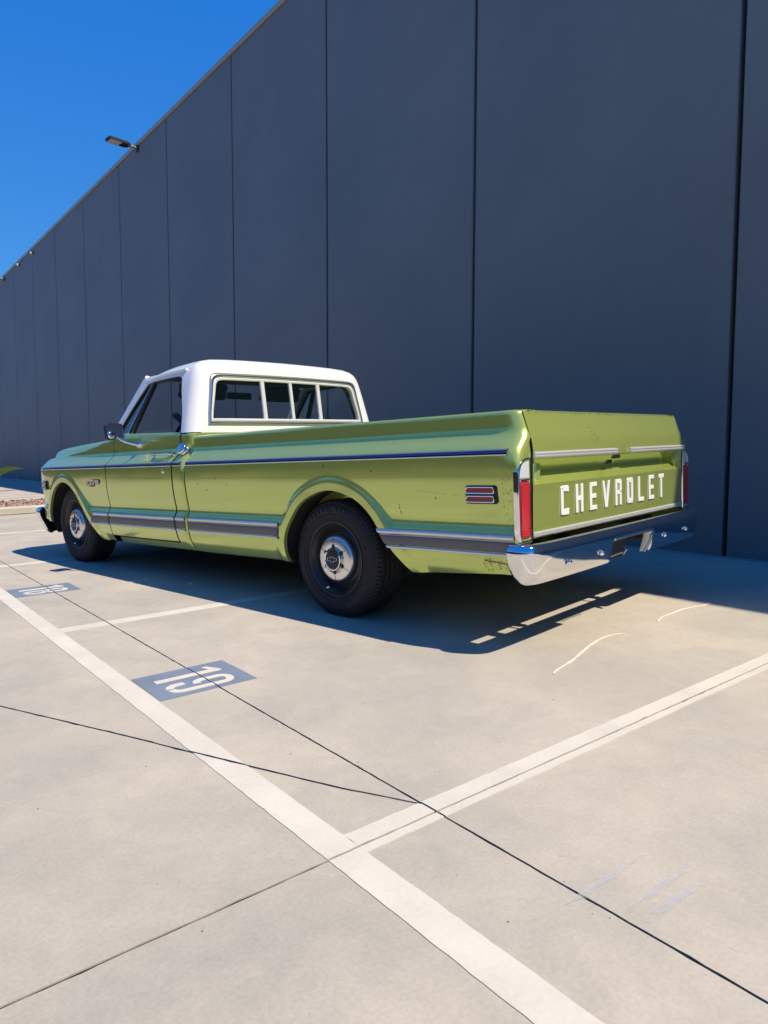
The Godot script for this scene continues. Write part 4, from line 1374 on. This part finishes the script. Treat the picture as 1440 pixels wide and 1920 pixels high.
func rear_bumper(root: Node3D) -> void:
	# section runs from the rolled top lip over the face to the lower edge: [outwards, height]
	var sec := [[-0.026, 0.446], [-0.027, 0.464], [-0.018, 0.474], [-0.004, 0.478], [0.010, 0.474], [0.020, 0.464], [0.0265, 0.450], [0.028, 0.437], [0.0265, 0.425], [0.0235, 0.40], [0.0165, 0.36], [0.0085, 0.325], [0.001, 0.308], [-0.007, 0.302], [-0.014, 0.304]]
	var half := catmull([Vector2(1.205, 0.990), Vector2(1.235, 0.992), Vector2(1.262, 0.980), Vector2(1.284, 0.955), Vector2(1.297, 0.91), Vector2(1.303, 0.80), Vector2(1.306, 0.6)], 6)
	var path := []
	for p in half: path.append(p)
	for zz in [0.5, 0.4, 0.30, 0.27, 0.255, 0.245, 0.22, 0.1, 0.0, -0.1, -0.19, -0.205, -0.215, -0.23, -0.26, -0.3, -0.4, -0.5]: path.append(Vector2(1.307, zz))
	for k in range(half.size() - 1, -1, -1): path.append(Vector2(half[k].x, -half[k].y))
	var rows := []
	for i in path.size():
		var t: Vector2 = (path[min(i + 1, path.size() - 1)] - path[max(i - 1, 0)]).normalized()
		var o := Vector2(-t.y, t.x)
		if o.x < 0 and absf(o.y) < 0.9: o = -o
		if absf(o.y) >= 0.9 and signf(o.y) != signf(path[i].y): o = -o
		var row := PackedVector3Array()
		var cut := 0.0
		if i >= half.size() and i < path.size() - half.size():
			cut = smoothstep(0.272, 0.242, path[i].y) * smoothstep(-0.232, -0.203, path[i].y)
		for q in sec:
			var y: float = q[1]
			var end := clampf(1.0 - mini(i, path.size() - 1 - i) / 14.0, 0.0, 1.0)
			if y < 0.43: y = lerpf(y, 0.43, end * end * 0.34)
			if y < 0.424: y = lerpf(y, 0.418 + (y - 0.33) * 0.02, cut)
			row.append(Vector3(path[i].x + o.x * q[0], y, path[i].y + o.y * q[0]))
		rows.append(row)
	var b := Mb.new()
	b.grid(rows, false, false, 0.62)
	var bump := put("rear_bumper", b, M.chrome, root)
	# rolled edge of the number plate opening
	b = Mb.new()
	b.tube(PackedVector3Array([Vector3(1.303, 0.304, -0.165), Vector3(1.322, 0.35, -0.19), Vector3(1.327, 0.39, -0.210), Vector3(1.329, 0.408, -0.213), Vector3(1.328, 0.417, -0.20), Vector3(1.327, 0.418, -0.1), Vector3(1.327, 0.418, 0.0), Vector3(1.327, 0.418, 0.24)]), 0.007, 8)
	b.grid([PackedVector3Array([Vector3(1.326, 0.418, -0.212), Vector3(1.326, 0.38, -0.208), Vector3(1.312, 0.305, -0.165)]), PackedVector3Array([Vector3(1.285, 0.418, -0.205), Vector3(1.285, 0.38, -0.20), Vector3(1.28, 0.305, -0.16)])])
	put("opening_rim", b, M.alu, bump)
	for zz in [0.712, 0.392, -0.392, -0.712]:
		b = Mb.new()
		b.lathe([Vector2(0, 0.015), Vector2(0.008, 0.0135), Vector2(0.0135, 0.007), Vector2(0.0145, 0.0)], Transform3D(Basis(Vector3.UP, PI * 0.5), Vector3(1.3275, 0.372, zz)), 16)
		put("bolt", b, M.chrome, bump)
	# plate bracket hanging in the opening
	b = Mb.new()
	b.box(Vector3(1.262, 0.352, 0.12), Vector3(0.006, 0.115, 0.27), 0.004, Basis(Vector3.BACK, -0.25))
	put("plate_bracket", b, M.black, bump)
	b = Mb.new()
	b.tube(PackedVector3Array([Vector3(1.282, 0.330, 0.235), Vector3(1.279, 0.309, 0.225), Vector3(1.282, 0.322, 0.20), Vector3(1.284, 0.327, 0.06), Vector3(1.279, 0.312, 0.04), Vector3(1.284, 0.335, 0.01)]), 0.0035, 6)
	put("bracket_edge", b, M.trim_dark, bump)
	b = Mb.new()
	b.box(Vector3(1.09, 0.42, 0.0), Vector3(0.05, 0.08, 1.5), 0.01)
	put("bumper_bar", b, M.under, bump)
	for zz in [[0.635, 0.075], [0.475, 0.014], [-0.31, 0.014], [-0.40, 0.02]]:
		b = Mb.new()
		b.box(Vector3(1.20, 0.42, zz[0]), Vector3(0.19, 0.04, zz[1]), 0.004)
		put("bumper_bracket", b, M.under, bump)

# ---------------------------------------------------------------- wheels
func truck_wheels(root: Node3D) -> void:
	var tyre := Mb.new()
	var R := 0.325
	var w := 0.112        # half width
	var prof := [Vector2(0.200, -w + 0.012), Vector2(0.214, -w + 0.003), Vector2(0.235, -w - 0.003), Vector2(0.262, -w - 0.004), Vector2(0.285, -w + 0.002), Vector2(0.302, -w + 0.013), Vector2(0.315, -w + 0.026)]
	for g in 4:
		var c := lerpf(-0.058, 0.058, g / 3.0)
		prof += [Vector2(R - 0.001, c - 0.012), Vector2(R - 0.001, c - 0.005), Vector2(R - 0.009, c - 0.004), Vector2(R - 0.009, c + 0.004), Vector2(R - 0.001, c + 0.005), Vector2(R - 0.001, c + 0.012)]
	prof += [Vector2(0.315, w - 0.026), Vector2(0.306, w - 0.016), Vector2(0.3045, w - 0.0155), Vector2(0.297, w - 0.009), Vector2(0.285, w - 0.002), Vector2(0.262, w + 0.004), Vector2(0.248, w + 0.004), Vector2(0.246, w + 0.006), Vector2(0.243, w + 0.006), Vector2(0.241, w + 0.003), Vector2(0.226, w - 0.001), Vector2(0.224, w + 0.001), Vector2(0.221, w + 0.001), Vector2(0.219, w - 0.002), Vector2(0.212, w - 0.005), Vector2(0.200, w - 0.012)]
	tyre.lathe(prof, Transform3D.IDENTITY, 96, 0.8)
	# shoulder blocks
	for k in 84:
		var t := TAU * k / 84.0
		var q := Basis(Vector3.BACK, t)
		for s in [1, -1]:
			tyre.box(q * Vector3(0.3145, 0, s * (w - 0.024)), Vector3(0.012, 0.0165, 0.028), 0.002, q * Basis(Vector3.UP, -s * 0.75))
	var tm := tyre.mesh()
	var lt := Mb.new()
	for word in [["VITOUR", -0.95, 0.262], ["RADIAL G/T", 1.75, 0.268]]:
		var n: int = word[0].length()
		for i in n:
			if word[0][i] == " ": continue
			var a: float = word[1] + (n * 0.5 - i) * 0.125
			var m := text_mesh(word[0][i], 0.042, 0.003)
			lt.add(m, Transform3D(Basis(Vector3.BACK, a - PI * 0.5), Vector3.ZERO) * Transform3D(Basis.IDENTITY, Vector3(0, word[2], w + 0.0035)))
	var ltm := lt.mesh()
	var rim := Mb.new()
	rim.lathe([Vector2(0.204, w - 0.016), Vector2(0.207, w - 0.006), Vector2(0.205, w - 0.002), Vector2(0.199, w - 0.003), Vector2(0.194, w - 0.012), Vector2(0.186, w - 0.020), Vector2(0.180, w - 0.030), Vector2(0.172, w - 0.055), Vector2(0.168, w - 0.062), Vector2(0.150, w - 0.056), Vector2(0.142, w - 0.048), Vector2(0.12, w - 0.046), Vector2(0.0, w - 0.046)], Transform3D.IDENTITY, 64, 0.75)
	rim.lathe([Vector2(0.204, -w + 0.02), Vector2(0.19, -w + 0.03), Vector2(0.17, 0.0), Vector2(0.17, w - 0.06)], Transform3D.IDENTITY, 48)
	var rm := rim.mesh()
	var cap := Mb.new()      # dog dish cap: skirt, bright face with six notches, raised centre
	cap.lathe([Vector2(0.134, w - 0.050), Vector2(0.134, w - 0.034), Vector2(0.130, w - 0.018), Vector2(0.124, w - 0.006), Vector2(0.117, w - 0.001), Vector2(0.108, w + 0.0015), Vector2(0.085, w + 0.004), Vector2(0.070, w + 0.0045), Vector2(0.066, w + 0.002), Vector2(0.064, w + 0.008)], Transform3D.IDENTITY, 64, 0.8)
	var cm := cap.mesh()
	var notch := Mb.new()
	for k in 6:
		var q := Basis(Vector3.BACK, TAU * k / 6.0 + 0.55)
		notch.prism(poly([Vector2(0.064, -0.011), Vector2(0.082, -0.009), Vector2(0.082, 0.009), Vector2(0.064, 0.011)]), Transform3D(q, q * Vector3(0, 0, w)), 0.0062)
	var nm := notch.mesh()
	var seam := Mb.new()
	for k in 6:
		var q := Basis(Vector3.BACK, TAU * k / 6.0 + 0.55)
		seam.box(q * Vector3(0.101, 0, w + 0.0027), Vector3(0.034, 0.003, 0.002), 0.0008, q * Basis(Vector3.UP, 0.09))
	var ctr := Mb.new()
	ctr.lathe([Vector2(0.064, w + 0.002), Vector2(0.0635, w + 0.014), Vector2(0.061, w + 0.018), Vector2(0.056, w + 0.019), Vector2(0.053, w + 0.016)], Transform3D.IDENTITY, 48, 0.7)
	var km := ctr.mesh()
	var disc := Mb.new()
	disc.lathe([Vector2(0.0535, w + 0.016), Vector2(0.04, w + 0.0185), Vector2(0.02, w + 0.0198), Vector2(0.0, w + 0.02)], Transform3D.IDENTITY, 40)
	var dm := disc.mesh()
	var em := Mb.new()      # outlined winged cross
	var o := [Vector2(-0.0385, -0.007), Vector2(-0.0325, 0.0085), Vector2(-0.012, 0.0085), Vector2(-0.012, 0.0145), Vector2(0.012, 0.0145), Vector2(0.012, 0.0085), Vector2(0.0385, 0.0085), Vector2(0.0325, -0.007), Vector2(0.012, -0.007), Vector2(0.012, -0.0135), Vector2(-0.012, -0.0135), Vector2(-0.012, -0.007)]
	for i in o.size():
		var a: Vector2 = o[i]
		var c: Vector2 = o[(i + 1) % o.size()]
		em.tube(PackedVector3Array([Vector3(a.x, a.y, w + 0.0195), Vector3(c.x, c.y, w + 0.0195)]), 0.0013, 6)
	var emm := em.mesh()
	var spots := [[0.046, 0.3265, 0.818, 1, 0.35], [-3.125, 0.3265 + 0.0678, 0.806, 1, 1.1], [0.046, 0.3265, -0.818, -1, 0.35], [-3.125, 0.3265 + 0.0678, -0.806, -1, 0.2]]
	for s in spots:
		var b := Basis.IDENTITY if s[3] > 0 else Basis(Vector3.UP, PI)
		var t := put("wheel", rm, M.steel_black, root)
		t.transform = Transform3D(b * Basis(Vector3.BACK, 0.0), Vector3(s[0], s[1] - 0.004, s[2]))
		var ty := put("tyre", tm, M.rubber, t)
		var l := put("tyre_lettering", ltm, M.rubber_letter, t)
		l.set_meta("kind", "stuff")
		l.rotation.z = s[4] - 0.35
		ty.rotation.z = s[4]
		put("hub_cap", cm, M.alu, t)
		put("cap_notches", nm, M.black, t)
		put("cap_seams", seam, M.trim_dark, t)
		put("cap_centre", km, M.chrome, t)
		put("centre_disc", dm, M.black, t)
		put("emblem", emm, M.chrome, t)
		# balance weight clipped to the rim
		var bw := Mb.new()
		bw.box(Vector3(-0.085, -0.168, w - 0.018), Vector3(0.032, 0.012, 0.008), 0.003, Basis(Vector3.BACK, 0.45))
		put("balance_weight", bw, M.alu, t)

# ---------------------------------------------------------------- trim
func truck_trim(root: Node3D) -> void:
	# bright belt moulding with a dark insert
	for e in [[-3.80, -2.410], [-2.388, -1.458], [-1.440, -1.345], [-1.280, 1.196]]:
		both("belt_moulding", strip(e[0], e[1], 0.857, 0.883, 0.006, 0.4), M.insert, root)
		both("belt_edge", strip(e[0], e[1], 0.879, 0.8845, 0.009, 0.5), M.chrome, root)
		both("belt_edge", strip(e[0], e[1], 0.8555, 0.8605, 0.009, 0.5), M.rail, root)
	# lower moulding: bright rails either side of a grey band
	for e in [[-2.725, -2.408, 0.065, 0.0], [-2.388, -1.458, 0.0, 0.0], [-1.440, -1.330, 0.0, 0.0], [-1.282, -0.352, 0.0, 0.0], [0.50, 1.222, -0.062, 0.0]]:
		both("lower_moulding", strip(e[0] + e[2] * 0.25, e[1], 0.4335, 0.4905, 0.006, 0.1, e[2] * 0.6, 0.0), M.trim_dark, root)
		both("moulding_rail", strip(e[0] + e[2] * 0.85, e[1], 0.4895, 0.5155, 0.010, 0.5, e[2] * 0.3, 0.0), M.rail, root)
		both("moulding_rail", strip(e[0], e[1], 0.418, 0.4345, 0.010, 0.5, e[2] * 0.2, 0.0), M.rail, root)
		both("moulding_rail", strip(e[0] + e[2] * 0.75, e[1], 0.4845, 0.4875, 0.0075, 0.3, e[2] * 0.05, 0.0), M.rail, root)
	# side marker lamps
	for s in [1, -1]:
		for mk in [[1.060, 0.688, "marker_red"], [-3.665, 0.722, "amber"]]:
			var zc := side_z(mk[0], mk[1])
			var tilt := Basis.IDENTITY if mk[0] > 0 else Basis(Vector3.UP, -0.22)
			var xf := Transform3D(tilt if s > 0 else Basis(Vector3.UP, PI) * tilt.inverse(), Vector3(mk[0], mk[1], s * zc))
			var b := Mb.new()
			b.prism(rrect(0.168, 0.082, 0.012), xf, 0.006, 0.002)
			var bz := put("side_marker", b, M.black, root)
			for y in [0.0195, -0.0195]:
				b = Mb.new()
				var lo := []
				for q in [[0.0, 0.004], [0.0, 0.012], [0.0025, 0.0135], [0.005, 0.012], [0.005, 0.008]]:
					var l := PackedVector3Array()
					for p in rrect(0.150 - 2 * q[0], 0.031 - 2 * q[0], 0.008): l.append(xf * Vector3(p.x - 0.003, p.y + y, q[1]))
					lo.append(l)
				b.grid(lo, true, false, 0.6)
				put("marker_frame", b, M.chrome, bz)
				b = Mb.new()
				b.prism(rrect(0.141, 0.022, 0.005), xf * Transform3D(Basis.IDENTITY, Vector3(-0.003, y, 0.004)), 0.0075, 0.0015)
				put("marker_lens", b, M[mk[2]], bz)
		# door handle with push button, lock, fuel cap (driver's side only), mirror
		var bb := Mb.new()
		var hz := side_z(-1.6, 0.935) + 0.026
		bb.tube(PackedVector3Array([Vector3(-1.745, 0.937, (hz - 0.022) * s), Vector3(-1.725, 0.938, hz * s), Vector3(-1.62, 0.941, (hz + 0.004) * s), Vector3(-1.54, 0.943, hz * s), Vector3(-1.515, 0.943, (hz - 0.012) * s)]), 0.011, 10, true, 0.75)
		bb.box(Vector3(-1.515, 0.940, (hz - 0.016) * s), Vector3(0.075, 0.034, 0.024), 0.010)
		bb.lathe([Vector2(0, 0.026), Vector2(0.012, 0.024), Vector2(0.0145, 0.018), Vector2(0.0145, 0.0)], Transform3D(Basis.IDENTITY if s > 0 else Basis(Vector3.UP, PI), Vector3(-1.500, 0.942, (hz - 0.014) * s)), 16)
		put("door_handle", bb, M.chrome, root)
		bb = Mb.new()
		bb.lathe([Vector2(0, 0.006), Vector2(0.011, 0.0055), Vector2(0.015, 0.002), Vector2(0.016, 0.0)], Transform3D(Basis.IDENTITY if s > 0 else Basis(Vector3.UP, PI), Vector3(-1.562, 0.822, side_z(-1.56, 0.822) * s)), 18)
		put("door_lock", bb, M.chrome, root)
		mirror(root, s)
		# badge on the fender
		var bp := Vector3(-2.615, 0.745, side_z(-2.615, 0.745))
		var bx := Transform3D(Basis.IDENTITY if s > 0 else Basis(Vector3.UP, PI), Vector3(bp.x, bp.y, bp.z * s))
		bb = Mb.new()
		bb.prism(catmull([Vector2(-0.105, -0.020), Vector2(-0.112, 0.0), Vector2(-0.09, 0.020), Vector2(0.0, 0.026), Vector2(0.095, 0.028), Vector2(0.115, 0.018), Vector2(0.112, 0.0), Vector2(0.09, -0.010), Vector2(0.03, -0.014), Vector2(0.0, -0.03), Vector2(-0.06, -0.028), Vector2(-0.105, -0.020)], 3).slice(0, 33), bx, 0.005, 0.001)
		var pl := put("fender_badge", bb, M.black, root)
		bb = Mb.new()
		bb.add(text_mesh("CST/10", 0.058, 0.003), bx * Transform3D(Basis.IDENTITY, Vector3(0, 0.0, 0.0062)))
		put("badge_lettering", bb, M.chrome, pl)
	var fz := side_z(-1.388, 0.955)
	var fx := Transform3D(Basis(Vector3.RIGHT, -0.45), Vector3(-1.388, 0.955, fz - 0.004))
	var b := Mb.new()
	b.lathe([Vector2(0.052, -0.01), Vector2(0.052, 0.006), Vector2(0.046, 0.010), Vector2(0.043, 0.016)], fx, 32)
	put("filler_collar", b, M.trim_dark, root)
	b = Mb.new()
	b.lathe([Vector2(0.0, 0.050), Vector2(0.028, 0.049), Vector2(0.037, 0.045), Vector2(0.040, 0.038), Vector2(0.040, 0.028), Vector2(0.036, 0.024), Vector2(0.040, 0.02), Vector2(0.040, 0.008)], fx, 36, 0.6)
	put("fuel_cap", b, M.chrome, root)
func mirror(root: Node3D, s: float) -> void:
	var base := Vector3(-2.00, 1.02, side_z(-2.0, 1.02))
	var xs := func(p: Vector3) -> Vector3: return Vector3(p.x, p.y, p.z * s)
	var b := Mb.new()
	b.tube(PackedVector3Array([xs.call(base), xs.call(base + Vector3(-0.01, 0.0, 0.03)), xs.call(Vector3(-2.05, 1.045, 0.99)), xs.call(Vector3(-2.11, 1.08, 1.02))]), 0.010, 8)
	b.lathe([Vector2(0.0, 0.022), Vector2(0.018, 0.02), Vector2(0.028, 0.006), Vector2(0.03, -0.01)], Transform3D(Basis.IDENTITY if s > 0 else Basis(Vector3.UP, PI), xs.call(base)), 18)
	put("mirror_arm", b, M.chrome, root)
	var yaw := Basis(Vector3.UP, 0.12 * s) * Basis(Vector3.BACK, 0.12)
	var c: Vector3 = xs.call(Vector3(-2.115, 1.118, 1.035))
	b = Mb.new()
	var loops := []
	for q in [[-0.045, 0.55], [-0.04, 0.78], [-0.02, 0.96], [0.0, 1.0], [0.012, 1.0], [0.014, 0.96], [0.008, 0.92]]:
		var l := PackedVector3Array()
		for p in rrect(0.145, 0.122, 0.025): l.append(c + yaw * Vector3(q[0], p.y * q[1], p.x * q[1]))
		loops.append(l)
	b.stack(loops, false, 0.5)
	b.fan(loops[0])
	var hd := put("door_mirror", b, M.black, root)
	b = Mb.new()
	var g := PackedVector3Array()
	for p in rrect(0.135, 0.112, 0.022): g.append(c + yaw * Vector3(0.009, p.y, p.x))
	b.fan(g, true)
	put("mirror_glass", b, M.mirror, hd)
	b = Mb.new()
	b.lathe([Vector2(0.0, 0.012), Vector2(0.012, 0.0108), Vector2(0.022, 0.0075), Vector2(0.028, 0.003), Vector2(0.029, 0.0)], Transform3D(yaw * Basis(Vector3.UP, PI * 0.5), c + yaw * Vector3(0.010, -0.026, 0.036 * s)), 24, 0.3)
	put("blind_spot_mirror", b, M.mirror, hd)

func truck_under(root: Node3D) -> void:
	var b := Mb.new()
	for s in [1, -1]:
		b.box(Vector3(-1.3, 0.40, s * 0.42), Vector3(5.0, 0.13, 0.06), 0.01)
	for x in [-3.4, -2.2, -1.0, 0.4, 1.05]:
		b.box(Vector3(x, 0.40, 0), Vector3(0.1, 0.11, 0.84), 0.01)
	put("chassis_frame", b, M.under, root)
	b = Mb.new()
	b.tube(PackedVector3Array([Vector3(0.046, 0.33, 0.72), Vector3(0.046, 0.33, -0.72)]), 0.04, 12)
	b.lathe([Vector2(0, -0.15), Vector2(0.09, -0.13), Vector2(0.14, 0.0), Vector2(0.09, 0.13), Vector2(0, 0.15)], Transform3D(Basis(Vector3.UP, PI * 0.5), Vector3(0.046, 0.33, 0)), 20)
	put("rear_axle", b, M.under, root)
	b = Mb.new()
	b.box(Vector3(-3.0, 0.62, 0), Vector3(0.9, 0.5, 0.75), 0.06)
	put("engine", b, M.under, root)
	b = Mb.new()
	b.tube(PackedVector3Array([Vector3(-2.2, 0.30, -0.25), Vector3(-0.6, 0.30, -0.3), Vector3(-0.1, 0.42, -0.5), Vector3(0.5, 0.36, -0.6), Vector3(0.7, 0.33, -0.9)]), 0.028, 10)
	put("exhaust_pipe", b, M.under, root)
	# wheel houses: inner walls closed from above
	for s in [1, -1]:
		for e in [[rear_arch, 0.30], [front_arch, 0.25]]:
			var a: PackedVector2Array = e[0]
			b = Mb.new()
			var r0 := PackedVector3Array()
			var r1 := PackedVector3Array()
			var cc := Vector2((a[0].x + a[a.size() - 1].x) * 0.5, 0.36)
			for p in a:
				var q := p + (p - cc).normalized() * 0.03
				r0.append(Vector3(q.x - (q.x - p.x) * 0.7, q.y - (q.y - p.y) * 0.7, s * (side_z(p.x, p.y) - 0.02))); r1.append(Vector3(q.x, q.y, s * 0.56))
			b.grid([r0, r1], false, false, 0.3)
			var c := Vector3(cc.x, 0.36, s * 0.56)
			for i in r1.size() - 1: b.flat(c, r1[i], r1[i + 1])
			put("wheel_house", b, M.under, root)
	# dark inner structure behind the shut lines
	for s in [1, -1]:
		b = Mb.new()
		b.box(Vector3(-1.43, 0.70, s * 0.86), Vector3(0.10, 0.70, 0.05), 0.004)
		b.box(Vector3(-2.40, 0.66, s * 0.84), Vector3(0.12, 0.70, 0.05), 0.004)
		b.box(Vector3(-1.30, 0.62, s * 0.82), Vector3(0.03, 0.6, 0.10), 0.004)
		b.box(Vector3(-1.9, 0.31, s * 0.80), Vector3(0.95, 0.05, 0.1), 0.004)
		put("inner_sill", b, M.gap, root)
